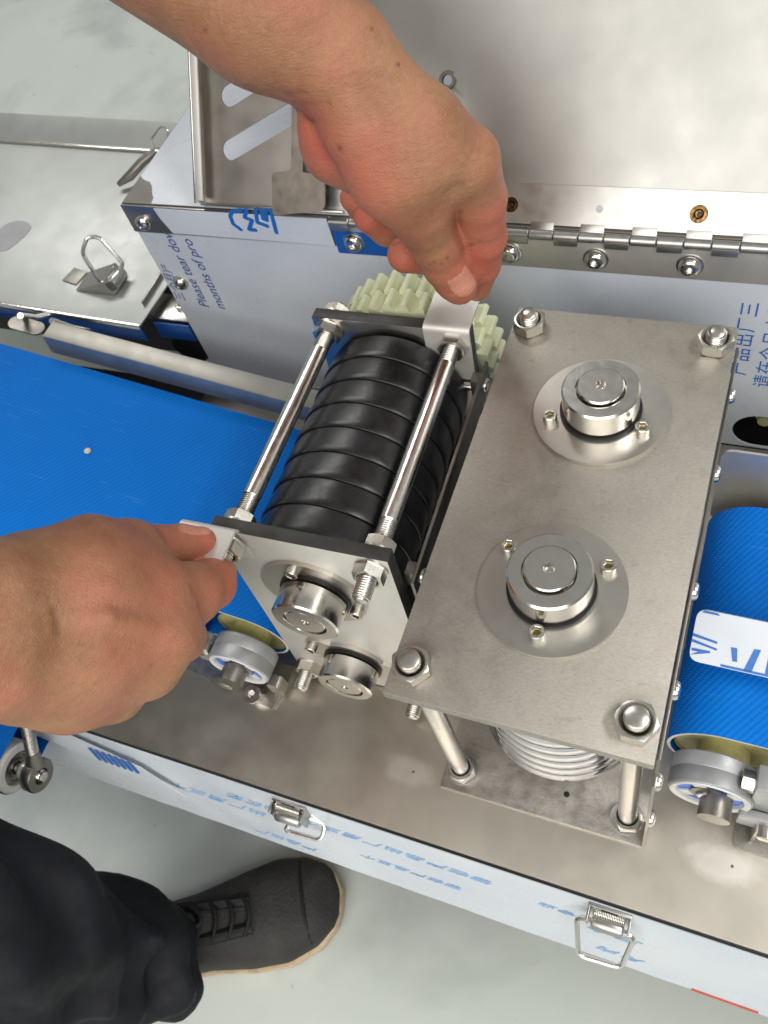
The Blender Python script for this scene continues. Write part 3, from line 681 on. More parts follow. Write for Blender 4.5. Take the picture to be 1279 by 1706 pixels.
# ------------------------------------------------------------------ roller cassette held by the hands (shafts level, front to back)
LM = frame((-0.2369, 0.2020, 0.1158), (0.99921, 0.0293, -0.0259), (0.0252, 0.0244, 0.99938), (0.0299, -0.9993, 0.0237))
hd = empty('roller_cassette', None, LM, 'roller cassette with black ribbed rubber rollers gripped by both hands', 'roller cassette')
hw, hv, L, nu, nv, tk = 0.0617, 0.1128, 0.2010, 0.0493, 0.1015, 0.0100
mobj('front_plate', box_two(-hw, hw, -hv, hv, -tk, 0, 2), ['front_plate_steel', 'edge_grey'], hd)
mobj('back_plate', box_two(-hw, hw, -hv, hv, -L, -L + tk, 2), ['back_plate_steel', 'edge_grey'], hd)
nuti = lambda: bm_hexnut(0.0190, 0.0092, 0.0066, 0.0112)
for i, (su, sv) in enumerate(((-1, 1), (1, 1), (-1, -1), (1, -1))):
    u, v = su * nu, sv * nv
    mobj('tie_rod', bm_lathe([(0.0050, -0.170), (0.0063, -0.1685), (0.0063, -0.0345), (0.0050, -0.033)], 32), 'rod_steel', hd, T(u, v, 0))
    shared('thr_in', lambda: bm_thread(0.0062, 0.026, 0.00165, 28, 0), 'rod_thread', 'nut_steel', hd, T(u, v, -L + tk))
    shared('thr_in2', lambda: bm_thread(0.0062, 0.028, 0.00165, 28, 0), 'rod_thread', 'nut_steel', hd, T(u, v, -tk - 0.0275))
    shared('nuti', nuti, 'nut', 'nut_steel', hd, T(u, v, -L + tk) @ Matrix.Rotation(0.2 + 0.3 * i, 4, 'Z'))
    shared('nuti', nuti, 'nut', 'nut_steel', hd, T(u, v, -tk) @ Matrix.Rotation(PI, 4, 'X') @ Matrix.Rotation(0.1 + 0.3 * i, 4, 'Z'))
    n_ = shared('nuti', nuti, 'nut', 'nut_steel', hd, T(u, v, 0.0021 if (su < 0 and sv > 0) else 0.0) @ Matrix.Rotation((0.3, 0.0, 0.45, 0.2)[i], 4, 'Z'))
    shared('thr_out', lambda: bm_thread(0.0062, 0.0225, 0.00165), 'bolt_end', 'nut_steel', n_, T(u, v, 0.001))
    n2 = shared('nuti', nuti, 'nut', 'nut_steel', hd, T(u, v, -L) @ Matrix.Rotation(PI, 4, 'X') @ Matrix.Rotation(0.3, 4, 'Z'))
    shared('thr_back', lambda: bm_thread(0.0062, 0.0150, 0.00165), 'bolt_end', 'nut_steel', n2, T(u, v, -L) @ Matrix.Rotation(PI, 4, 'X'))
# shafts, rubber discs, collars
c1, c2 = 0.0512, -0.0653
fl = mobj('flange', bm_sheet(circ(0, 0, 0.0385, 72), [], 0.0030), 'flange_steel', hd, T(-0.003, c1, 0.0001), smooth=False)
for a in (100, -20, 220):
    p = (-0.003 + 0.0325 * math.cos(math.radians(a)), c1 + 0.0325 * math.sin(math.radians(a)))
    c_ = shared('cap', cap, 'cap_screw', 'nut_steel', fl, T(p[0], p[1], 0.0031))
    shared('capkey', lambda: None, 'socket_floor', 'socket_brass', c_, T(p[0], p[1], 0.0055))
# lower flange with ears
ears = []
for i in range(120):
    t = 2 * PI * i / 120; r = 0.0285
    for a in (150, -8, 270):
        d = abs((t - math.radians(a) + PI) % (2 * PI) - PI)
        r = max(r, 0.0285 + 0.0135 * max(0, math.cos(min(PI / 2, d * 3.2))) ** 0.7)
    ears.append((r * math.cos(t), r * math.sin(t)))
fl = mobj('flange', bm_sheet(ears, [], 0.0030), 'flange_steel', hd, T(0, c2, 0.0001), smooth=False)
for a in (150, -8, 270):
    p = (0.0355 * math.cos(math.radians(a)), c2 + 0.0355 * math.sin(math.radians(a)))
    c_ = shared('cap', cap, 'cap_screw', 'nut_steel', fl, T(p[0], p[1], 0.0031))
    shared('capkey', lambda: None, 'socket_floor', 'socket_brass', c_, T(p[0], p[1], 0.0055))
collar(hd, (-0.001, c1, 0.0031), (0, 0, 1), 0.0240, 0.0225, 0.0150, -0.0006, 0.2)
collar(hd, (0.0, c2, 0.0031), (0, 0, 1), 0.0225, 0.0215, 0.0145, -0.0006, 0.1)
rib = lambda: bm_lathe([(r_, h_ * 1.085) for r_, h_ in [(0.012, 0.0), (0.0545, 0.0), (0.0550, 0.0004), (0.0554, 0.0030), (0.0558, 0.0085), (0.0563, 0.0150), (0.0565, 0.0185), (0.0562, 0.0195), (0.0556, 0.0199), (0.0545, 0.0199), (0.012, 0.0199)]], 72)
for cv, w0 in ((c1, -0.1885), (c2, -0.1885)):
    mobj('shaft', bm_lathe([(0, -0.1895), (0.012, -0.1895), (0.012, -0.0105), (0, -0.0105)], 24), 'rod_steel', hd, T(0, cv, 0))
    for k in range(8):
        shared('rib', rib, 'rubber_disc', 'rubber_black', hd, T(0, cv, w0 + 0.002 + k * 0.0218) @ Matrix.Rotation(k * 0.7, 4, 'Z'))
# nylon gears behind the back plate: two rows of teeth each
def bm_gear(r0, r1, n, w, bore):
    bm = bmesh.new(); A = []; B = []
    for i in range(n):
        for f, r in ((0.0, r0), (0.14, r0 * 1.015), (0.26, (r0 + r1) / 2), (0.36, r1 * 0.982), (0.45, r1 * 0.998), (0.55, r1), (0.65, r1 * 0.998), (0.74, r1 * 0.982), (0.84, (r0 + r1) / 2), (0.95, r0 * 1.015)):
            t = 2 * PI * (i + f) / n
            A.append(bm.verts.new((r * math.cos(t), r * math.sin(t), 0))); B.append(bm.verts.new((r * math.cos(t), r * math.sin(t), w)))
    m = len(A)
    for i in range(m): bm.faces.new((A[i], A[(i + 1) % m], B[(i + 1) % m], B[i]))
    ca = bm.verts.new((0, 0, 0)); cb_ = bm.verts.new((0, 0, w))
    for i in range(m):
        bm.faces.new((ca, A[(i + 1) % m], A[i])); bm.faces.new((cb_, B[i], B[(i + 1) % m]))
    bmesh.ops.recalc_face_normals(bm, faces=bm.faces[:])
    return bm
for cu, cv, R_ in ((0.004, 0.0500, 0.0672), (0.0, -0.0660, 0.045)):
    g = mobj('gear', bm_gear(R_ - 0.0085, R_, int(R_ * 2 * PI / 0.0135), 0.0170, 0.01), 'nylon', hd, T(cu, cv, -L - 0.0240), autos=25)
    mobj('gear_row', bm_gear(R_ - 0.0085, R_, int(R_ * 2 * PI / 0.0135), 0.0200, 0.01), 'nylon', g, T(cu, cv, -L - 0.0442) @ Matrix.Rotation(0.075, 4, 'Z'), autos=25)
    mobj('gear_hub', bm_lathe([(0, 0), (0.016, 0), (0.016, 0.006), (0, 0.006)], 32), 'turned_steel', g, T(cu, cv, -L - 0.0060))
# folded grip handles
def strip(path, wdt, th, axis_u):
    """bent strip: path in (v,w), width along u from axis_u"""
    bm = bmesh.new(); P = [Vector(p) for p in round_path([(a, b, 0) for a, b in path], 0.0035, 5, False)]
    n_ = []
    for i in range(len(P)):
        t = (P[min(i + 1, len(P) - 1)] - P[max(i - 1, 0)]).normalized(); n_.append(Vector((-t.y, t.x, 0)))
    V = []
    for i, p in enumerate(P):
        q = p + n_[i] * th
        V.append([bm.verts.new((u, c.x, c.y)) for c, u in ((p, axis_u), (p, axis_u + wdt), (q, axis_u + wdt), (q, axis_u))])
    for a, b in zip(V, V[1:]):
        for k in range(4): bm.faces.new((a[k], a[(k + 1) % 4], b[(k + 1) % 4], b[k]))
    bm.faces.new(V[0][::-1]); bm.faces.new(V[-1])
    bmesh.ops.recalc_face_normals(bm, faces=bm.faces[:])
    return bm
mobj('grip_handle', strip(((0.0800, 0.0002), (0.1160, 0.0002), (0.1160, 0.0320)), 0.0400, -0.0020, -0.0800), ['front_plate_steel'], hd)
mobj('grip_handle', strip(((0.0660, -L + tk + 0.0002), (0.1150, -L + tk + 0.0002), (0.1150, -L - 0.0270)), 0.0345, 0.0020, 0.0275), ['front_plate_steel'], hd)
# flat bar on the right side joining the plates
mobj('side_bar', bm_box(0.0690, 0.0715, 0.0560, 0.0800, -0.1960, -0.0050, 0.0005), 'dark_bar_steel', hd)
for w_ in (-0.183, -0.018):
    mobj('bar_lug', bm_box(0.0618, 0.0689, 0.0600, 0.0760, w_ - 0.005, w_ + 0.005, 0.0006), 'dark_bar_steel', hd)
    shared('pan', pan, 'pan_screw', 'turned_steel', hd, axis_m((0.0715, 0.068, w_), (1, 0, 0)))
mobj('cross_rod', bm_lathe([(0.003, 0), (0.003, 0.06), (0, 0.06)], 16), 'rod_steel', hd, axis_m((0.005, 0.0600, -0.1865), (1, 0, 0)))
mobj('grub_screw', bm_socket_screw(0.0036, 0.0024, 0.003), 'dark_metal', hd, T(0.010, 0.0935, -L + tk))
# ------------------------------------------------------------------ conveyors
def belt_loop(name, parent, path, y0, y1, th, mat='belt_blue'):
    """closed belt: path of (x,z) points outer line, extruded across y"""
    bm = bmesh.new(); n = len(path); rows = []
    ys = [y0, y0 + 0.0006] + [y0 + (y1 - y0) * k / 6 for k in range(1, 6)] + [y1 - 0.0006, y1]
    P = [Vector((p[0], p[1])) for p in path]; N = []
    for i in range(n):
        t = (P[(i + 1) % n] - P[i - 1]).normalized(); N.append(Vector((-t.y, t.x)))
    for y in ys: rows.append([bm.verts.new((p.x, y, p.y)) for p in P])
    inn = [[bm.verts.new((p.x + N[i].x * th, y, p.y + N[i].y * th)) for i, p in enumerate(P)] for y in (y0, y1)]
    for a, b in zip(rows, rows[1:]):
        for i in range(n): bm.faces.new((a[i], a[(i + 1) % n], b[(i + 1) % n], b[i]))
    for a, b in ((rows[0], inn[0]), (rows[-1], inn[1]), (inn[0], inn[1])):
        for i in range(n): bm.faces.new((a[i], a[(i + 1) % n], b[(i + 1) % n], b[i]))
    bmesh.ops.recalc_face_normals(bm, faces=bm.faces[:])
    for f in bm.faces:
        f.material_index = 1 if abs(f.normal.y) > 0.7 else 0
    return mobj(name, bm, [mat, 'white_plastic'], parent)

def arc(cx_, cz_, r, a0, a1, n=16): return [(cx_ + r * math.cos(a0 + (a1 - a0) * k / n), cz_ + r * math.sin(a0 + (a1 - a0) * k / n)) for k in range(n + 1)]

def pillow(parent, x, y, z, r, tail, name='bearing_housing'):
    """ring shaped bearing housing facing the front with its clamp and foot"""
    m = axis_m((x, y, z), (0, -1, 0))
    h = mobj(name, bm_lathe([(r * 0.70, 0.0), (r * 0.97, 0), (r, 0.001), (r, 0.010), (r * 0.985, 0.0106), (r, 0.0112), (r, 0.0215), (r * 0.96, 0.0225), (r * 0.80, 0.0225), (r * 0.76, 0.018), (r * 0.70, 0.017), (r * 0.70, 0.0)], 56), 'cast_grey', parent, m)
    mobj('ring', bm_lathe([(r * 0.74, 0.0180), (r * 0.80, 0.0226), (r * 0.93, 0.0234), (r * 0.95, 0.0220), (r * 0.74, 0.0175)], 48), 'white_plastic', h, m)
    mobj('seal', bm_lathe([(r * 0.42, 0.0195), (r * 0.76, 0.0205), (r * 0.76, 0.014), (r * 0.42, 0.014)], 48), 'seal_blue', h, m)
    for a in (0.5, 2.1, 3.7, 5.3):
        mobj('seal_tab', bm_box(r * 0.48, r * 0.74, -r * 0.16, r * 0.16, 0.0196, 0.0214, 0.0004), 'white_plastic', h, m @ Matrix.Rotation(a, 4, 'Z'))
    mobj('inner_race', bm_lathe([(0.0, 0.012), (r * 0.46, 0.012), (r * 0.46, 0.0215), (r * 0.34, 0.0220), (r * 0.30, 0.0205), (0, 0.0205)], 36), 'dark_bar_steel', h, m)
    mobj('shaft_end', bm_lathe([(r * 0.30, 0.0), (r * 0.30, 0.0236), (r * 0.24, 0.0248), (0.0, 0.0250)], 32), 'turned_steel', h, m)
    return h

# right conveyor
rc = empty('belt_conveyor', (0.2, 0.29, 0.0), None, 'blue belt conveyor on the right behind the film printed guard', 'conveyor')
rx, rz, rr = 0.0385, 0.0480, 0.0350
path = arc(rx, rz, rr, -PI / 2, -3 * PI / 2, 24) + [(0.2, rz + rr), (0.5, rz + rr), (0.5, rz - rr), (0.2, rz - rr)]
belt_loop('belt', rc, path, 0.2005, 0.3810, 0.0022)
rol = mobj('roller', bm_lathe([(0.016, 0.004), (rr - 0.0035, 0.004), (rr - 0.0024, 0.002), (rr - 0.0024, 0.176), (rr - 0.004, 0.178), (0.016, 0.176)], 56), 'nylon_core', rc, axis_m((rx, 0.2015, rz), (0, 1, 0)))
mobj('roller_shaft', bm_lathe([(0, -0.045), (0.0105, -0.045), (0.0105, 0.19), (0, 0.19)], 28), 'dark_bar_steel', rol, axis_m((rx, 0.2015, rz), (0, 1, 0)))
mobj('hub', bm_lathe([(0.0105, -0.010), (0.017, -0.010), (0.017, 0.006), (0.0105, 0.006)], 32), 'nylon_core', rol, axis_m((rx, 0.2015, rz), (0, 1, 0)))
pillow(rc, 0.0340, 0.1930, 0.0480, 0.0275, 1)
mobj('clamp_arm', bm_box(0.058, 0.072, 0.173, 0.190, 0.030, 0.084, 0.0015), 'cast_grey', rc)
mobj('clamp_arm', bm_box(0.054, 0.110, 0.166, 0.1725, 0.018, 0.040, 0.0015), 'cast_grey', rc)
mobj('clamp_bolt', bm_hexnut(0.013, 0.008, 0.004), 'nut_steel', rc, axis_m((0.058, 0.181, 0.070), (-1, 0, 0)))
mobj('clamp_bolt', bm_lathe([(0, 0), (0.0055, 0), (0.0055, 0.008), (0.004, 0.009), (0, 0.009)], 20), 'nut_steel', rc, axis_m((0.073, 0.166, 0.028), (0, -1, 0)))
mobj('foot_plate', bm_sheet(rrect(0.0560, 0.16, 0.1530, 0.195, 0.006), [], 0.0025), 'base_steel', rc, T(0, 0, 0.0004))
mobj('foot_web', bm_box(0.066, 0.0685, 0.160, 0.195, 0.0030, 0.030, 0.0005), 'base_steel', rc)
mobj('frame_side', bm_box(0.09, 0.5, 0.196, 0.1985, 0.002, 0.075, 0.0006), 'deck_steel', rc)
# steel back plate behind belt and film covered guard across the belt
BPm = frame((0, 0.4005, 0), (1, 0, 0), (0, 0, 1), (0, -1, 0))
mobj('back_guard', bm_sheet(round_path([(0.0015, 0.030, 0), (0.5, 0.030, 0), (0.5, 0.1255, 0), (0.0015, 0.1255, 0)], 0.010, 6) and [(p.x, p.y) for p in round_path([(0.0015, 0.030, 0), (0.5, 0.030, 0), (0.5, 0.1255, 0), (0.0015, 0.1255, 0)], 0.010, 6)], [], 0.002), 'leaf_steel', rc, BPm, smooth=False)
GA = math.radians(40)
GM = frame((0.0, 0.2425, 0.1000), (1, 0, 0), (0, math.cos(GA), math.sin(GA)), (0, -math.sin(GA), math.cos(GA)))
gb = mobj('film_guard', bm_sheet([(p.x, p.y) for p in round_path([(0.0048, 0.0, 0), (0.4, 0.0, 0), (0.4, 0.0360, 0), (0.0048, 0.0360, 0)], 0.007, 6)], [], 0.0022), ['film_white'], rc, GM, smooth=False)
def pr_(pts): mobj('film_print', bm_sheet(pts, [], 0.0001), 'print_blue', gb, GM @ T(0, 0, 0.0024), smooth=False)
pr_([(0.0075, 0.0340), (0.0190, 0.0340), (0.0175, 0.0355), (0.0095, 0.0357)])
pr_([(0.0048, 0.0170), (0.0205, 0.0150), (0.0205, 0.0165), (0.0048, 0.0190)])
pr_([(0.0050, 0.0130), (0.0210, 0.0105), (0.0210, 0.0118), (0.0050, 0.0150)])
pr_([(0.0055, 0.0040), (0.0175, 0.0080), (0.0170, 0.0092), (0.0055, 0.0090), (0.0058, 0.0070), (0.0100, 0.0072)])
pr_([(0.0290, 0.0150), (0.0330, 0.0150), (0.0345, 0.0060), (0.0315, 0.0058)])
pr_([(0.0390, 0.0010), (0.0430, 0.0170), (0.0470, 0.0172), (0.0440, 0.0010)])
pr_([(0.0250, 0.0006), (0.0700, 0.0006), (0.0700, 0.0022), (0.0250, 0.0022)])
pr_([(0.0520, 0.0022), (0.0520, 0.0172), (0.0560, 0.0172), (0.0560, 0.0022)])

# left conveyor climbing to the left
lc = empty('belt_conveyor', (-0.6, 0.29, 0.0), None, 'wide blue infeed belt climbing to the left under the lower hand', 'conveyor')
SL = math.atan(0.22)
lx, lz, lr = -0.3360, 0.0440, 0.0340
ca_, sa_ = math.cos(SL), math.sin(SL)
tpx, tpz = lx + lr * sa_, lz + lr * ca_
bpx, bpz = lx - lr * sa_, lz - lr * ca_
path = [(tpx - 0.75 * ca_, tpz + 0.75 * sa_), (tpx - 0.4 * ca_, tpz + 0.4 * sa_)] + arc(lx, lz, lr, PI / 2 - SL + 0.0, -PI / 2 - SL, 24) + [(bpx - 0.4 * ca_, bpz + 0.4 * sa_), (bpx - 0.75 * ca_, bpz + 0.75 * sa_)]
path = path[::-1]
belt_loop('belt', lc, path, 0.2005, 0.3860, 0.0022)
rol = mobj('roller', bm_lathe([(0.016, 0.004), (lr - 0.0035, 0.004), (lr - 0.0024, 0.002), (lr - 0.0024, 0.180), (lr - 0.004, 0.182), (0.016, 0.180)], 56), 'nylon_core', lc, axis_m((lx, 0.2015, lz), (0, 1, 0)))
mobj('roller_shaft', bm_lathe([(0, -0.045), (0.0105, -0.045), (0.0105, 0.19), (0, 0.19)], 28), 'dark_bar_steel', rol, axis_m((lx, 0.2015, lz), (0, 1, 0)))
mobj('hub', bm_lathe([(0.0105, -0.010), (0.017, -0.010), (0.017, 0.006), (0.0105, 0.006)], 32), 'nylon_core', rol, axis_m((lx, 0.2015, lz), (0, 1, 0)))
hs = pillow(lc, lx + 0.002, 0.1915, lz, 0.0270, -1)
mobj('clamp_bolt', bm_lathe([(0, 0), (0.0070, 0), (0.0070, 0.010), (0.0055, 0.011), (0, 0.011)], 24), 'turned_steel', lc, axis_m((lx - 0.030, 0.182, lz + 0.012), (0, -1, 0.2)))
mobj('clamp_arm', bm_box(lx - 0.040, lx - 0.024, 0.172, 0.1895, lz - 0.010, lz + 0.016, 0.002), 'cast_grey', lc)
mobj('foot_plate', bm_sheet([(-0.425, 0.172), (-0.3110, 0.1560), (-0.3065, 0.1760), (-0.3065, 0.196), (-0.425, 0.196)], [], 0.0025), 'base_steel', lc, T(0, 0, 0.0004))
mobj('foot_bolt', bm_socket_screw(0.0085, 0.010, 0.006), 'turned_steel', lc, T(-0.3300, 0.1640, 0.0028) @ Matrix.Rotation(0.35, 4, 'X'))
mobj('foot_clip', bm_sheet([(p.x, p.y) for p in round_path([(0, 0, 0), (0.012, 0, 0), (0.012, 0.020, 0), (0, 0.020, 0)], 0.004, 5)], [], 0.010), 'nut_steel', lc, frame((-0.3160, 0.1790, 0.0030), (1, 0, 0), (0, 0, 1), (0, -1, 0)))
mobj('foot_wedge', bm_box(-0.372, -0.352, 0.1605, 0.1700, 0.003, 0.012, 0.002), 'base_steel', lc)
mobj('frame_side', bm_box(-0.6, 0.0, -0.0025, 0, -0.055, -0.012, 0.0006), 'film_blue', lc, T(lx - 0.04, 0.1985, lz + 0.012 + 0.02) @ Matrix.Rotation(SL, 4, 'Y'))
# guard rail at the back edge of the belt
RM = T(-0.3250, 0.3950, 0.0900) @ Matrix.Rotation(math.atan(0.19), 4, 'Y')
rail = mobj('guard_rail', bm_box(-0.292, 0.0, 0.0, 0.0200, -0.010, 0.0140, 0.0012, 2), 'rail_steel', lc, RM)
mobj('rail_bracket', bm_sheet(obround(-0.012, 0, 0.010, 0, 0.008), [], 0.002), 'dark_bar_steel', lc, T(-0.640, 0.409, 0.152) @ Matrix.Rotation(SL, 4, 'Y'))
mobj('rail_stay', tube([(-0.640, 0.41, 0.166), (-0.665, 0.44, 0.13), (-0.69, 0.47, 0.10)], 0.003, 10), 'rod_steel', lc)
mobj('rail_stay', tube([(-0.610, 0.415, 0.158), (-0.625, 0.44, 0.12), (-0.64, 0.47, 0.08)], 0.003, 10), 'rod_steel', lc)

cr = mobj('crumb', bm_lathe([(0, 0), (0.0028, 0.0002), (0.0032, 0.0016), (0.0018, 0.0030), (0, 0.0034)], 9), 'crumb_white', None, T(-0.5228, 0.3029, 0.1197) @ Matrix.Rotation(SL, 4, 'Y'))
tag(cr, 'tiny white crumb lying alone on the left blue belt', 'crumb')

# cross conveyor end at the lower left: roller lying along the machine, rod end on its stud
cc = empty('cross_conveyor', (-0.75, 0.12, -0.36), None, 'end of a lower blue belt with rod end bearing at the front corner', 'conveyor')
px, py, pz, pr0 = -0.5430, 0.0470, -0.0300, 0.0250
path = [(py + pr0 * math.cos(a), pz + pr0 * math.sin(a)) for a in [PI / 2 + PI * k / 24 for k in range(25)]] + [(0.15, pz - pr0), (0.19, pz - pr0), (0.19, pz + pr0), (0.15, pz + pr0)]
bm = bmesh.new(); rows = []
for x in (-1.1, -0.8, px - 0.0010, px): rows.append([bm.verts.new((x, a, b)) for a, b in path])
for a, b in zip(rows, rows[1:]):
    for i in range(len(path)): bm.faces.new((a[i], a[(i + 1) % len(path)], b[(i + 1) % len(path)], b[i]))
bmesh.ops.recalc_face_normals(bm, faces=bm.faces[:])
mobj('belt', bm, 'belt_blue', cc)
ro = mobj('roller', bm_lathe([(0.010, -0.3), (pr0 - 0.001, -0.3), (pr0 - 0.001, 0.0020), (pr0 - 0.003, 0.0035), (0.0165, 0.0035), (0.0155, -0.002), (0.010, -0.002)], 48), 'white_plastic', cc, axis_m((px, py, pz), (1, 0, 0)))
mobj('bearing', bm_lathe([(0.006, -0.002), (0.0152, -0.002), (0.0152, 0.0012), (0.0125, 0.0016), (0.012, 0.0004), (0.0095, 0.0004), (0.0090, 0.0016), (0.006, 0.0016)], 40), 'dark_bar_steel', ro, axis_m((px, py, pz), (1, 0, 0)))
re = mobj('rod_end', bm_lathe([(0.0078, -0.0055), (0.0150, -0.0055), (0.0160, -0.0040), (0.0160, 0.0040), (0.0150, 0.0055), (0.0078, 0.0055), (0.0072, 0.0), (0.0078, -0.0055)], 40), 'dark_bar_steel', cc, axis_m((px + 0.024, py, pz), (1, 0, 0)))
mobj('ball', bm_lathe([(0.0052, -0.007), (0.0068, -0.005), (0.0078, 0), (0.0068, 0.005), (0.0052, 0.007)], 32), 'turned_steel', re, axis_m((px + 0.024, py, pz), (1, 0, 0)))
mobj('stud', bm_lathe([(0, -0.03), (0.0050, -0.03), (0.0050, 0.0085), (0.0040, 0.0095), (0, 0.0096)], 28), 'turned_steel', re, axis_m((px + 0.024, py, pz), (1, 0, 0)))
mobj('spacer', bm_lathe([(0.0055, 0), (0.0090, 0), (0.0090, 0.008), (0.0055, 0.008)], 28), 'rod_steel', re, axis_m((px + 0.009, py, pz), (1, 0, 0)))
sd = Vector((0.012, 0.55, 0.80)).normalized()
mobj('shank', bm_lathe([(0.008, 0.010), (0.0068, 0.020), (0.0062, 0.026), (0, 0.0262)], 24), 'dark_bar_steel', re, axis_m((px + 0.024, py, pz), sd))
mobj('threaded_rod', bm_thread(0.0058, 0.07, 0.0016), 'nut_steel', re, axis_m(Vector((px + 0.024, py, pz)) + sd * 0.025, sd))
# ------------------------------------------------------------------ the person: arms, trousers, shoe
# chains of [blend inside, blend to the rest, joints (x, y, z, radius)]
LEFT_HAND = [
    [0.012, 0.012, [[-0.455, 0.415, 0.595, 0.044], [-0.36, 0.405, 0.53, 0.042], [-0.24586, 0.38532, 0.45788, 0.036], [-0.21404, 0.38161, 0.43381, 0.0262], [-0.20029, 0.3778, 0.41858, 0.0212]]],
    [0.012, 0.014, [[-0.455, 0.43, 0.575, 0.042], [-0.36, 0.42, 0.508, 0.04], [-0.26183, 0.40247, 0.44972, 0.0365], [-0.23046, 0.40195, 0.42151, 0.0272], [-0.21583, 0.39761, 0.40561, 0.0215]]],
    [0.01, 0.016, [[-0.19936, 0.37837, 0.41485, 0.022], [-0.17672, 0.37662, 0.39696, 0.0228], [-0.15658, 0.38433, 0.37437, 0.0185]]],
    [0.01, 0.016, [[-0.2135, 0.38963, 0.40025, 0.025], [-0.18941, 0.39872, 0.38039, 0.024], [-0.17121, 0.41524, 0.35735, 0.0185]]],
    [0.01, 0.016, [[-0.221, 0.39544, 0.38959, 0.023], [-0.20488, 0.41274, 0.36422, 0.023], [-0.19177, 0.43648, 0.34121, 0.018]]],
    [0.01, 0.016, [[-0.22627, 0.39877, 0.38149, 0.022], [-0.21882, 0.42207, 0.35091, 0.022], [-0.21154, 0.44692, 0.32857, 0.0165]]],
    [0.01, 0.0035, [[-0.22896, 0.3798, 0.39659, 0.019], [-0.23064, 0.38283, 0.38192, 0.0188], [-0.22053, 0.38792, 0.36581, 0.018]]],
    [0.01, 0.01, [[-0.20188, 0.36739, 0.40505, 0.0225], [-0.19154, 0.36722, 0.37866, 0.024], [-0.1836, 0.3748, 0.35023, 0.0185]]],
    [0.01, 0.014, [[-0.17694, 0.37351, 0.38319, 0.022], [-0.17242, 0.38005, 0.36538, 0.0165]]],
    [0.004, 0.0035, [[-0.15529, 0.38515, 0.37305, 0.0182], [-0.15436, 0.39435, 0.34119, 0.015], [-0.15859, 0.40183, 0.30572, 0.0138], [-0.1667, 0.41225, 0.2735, 0.0118], [-0.17465, 0.41697, 0.24784, 0.0098]]],
    [0.004, 0.0025, [[-0.17177, 0.41631, 0.35574, 0.0178], [-0.17774, 0.42842, 0.31259, 0.0145], [-0.1894, 0.43393, 0.2719, 0.013], [-0.2056, 0.42113, 0.26814, 0.0118], [-0.2177, 0.40648, 0.2823, 0.0122]]],
    [0.004, 0.0025, [[-0.19236, 0.43751, 0.33959, 0.0165], [-0.21166, 0.4479, 0.29509, 0.0135], [-0.22631, 0.44091, 0.2756, 0.0125], [-0.24001, 0.43179, 0.2813, 0.0118], [-0.24666, 0.4245, 0.29717, 0.0115]]],
    [0.004, 0.002, [[-0.21141, 0.44628, 0.32816, 0.015], [-0.23259, 0.4539, 0.29511, 0.012], [-0.24659, 0.44596, 0.28455, 0.0105], [-0.25646, 0.43606, 0.29307, 0.0098], [-0.2593, 0.43091, 0.30605, 0.0092]]],
    [0.005, 0.0045, [[-0.19078, 0.36677, 0.37322, 0.022], [-0.18569, 0.37796, 0.34068, 0.0175], [-0.1839, 0.38531, 0.31475, 0.0156], [-0.18177, 0.39089, 0.29256, 0.0152], [-0.17857, 0.39294, 0.27773, 0.0138], [-0.17721, 0.39384, 0.26912, 0.0112]]],
]
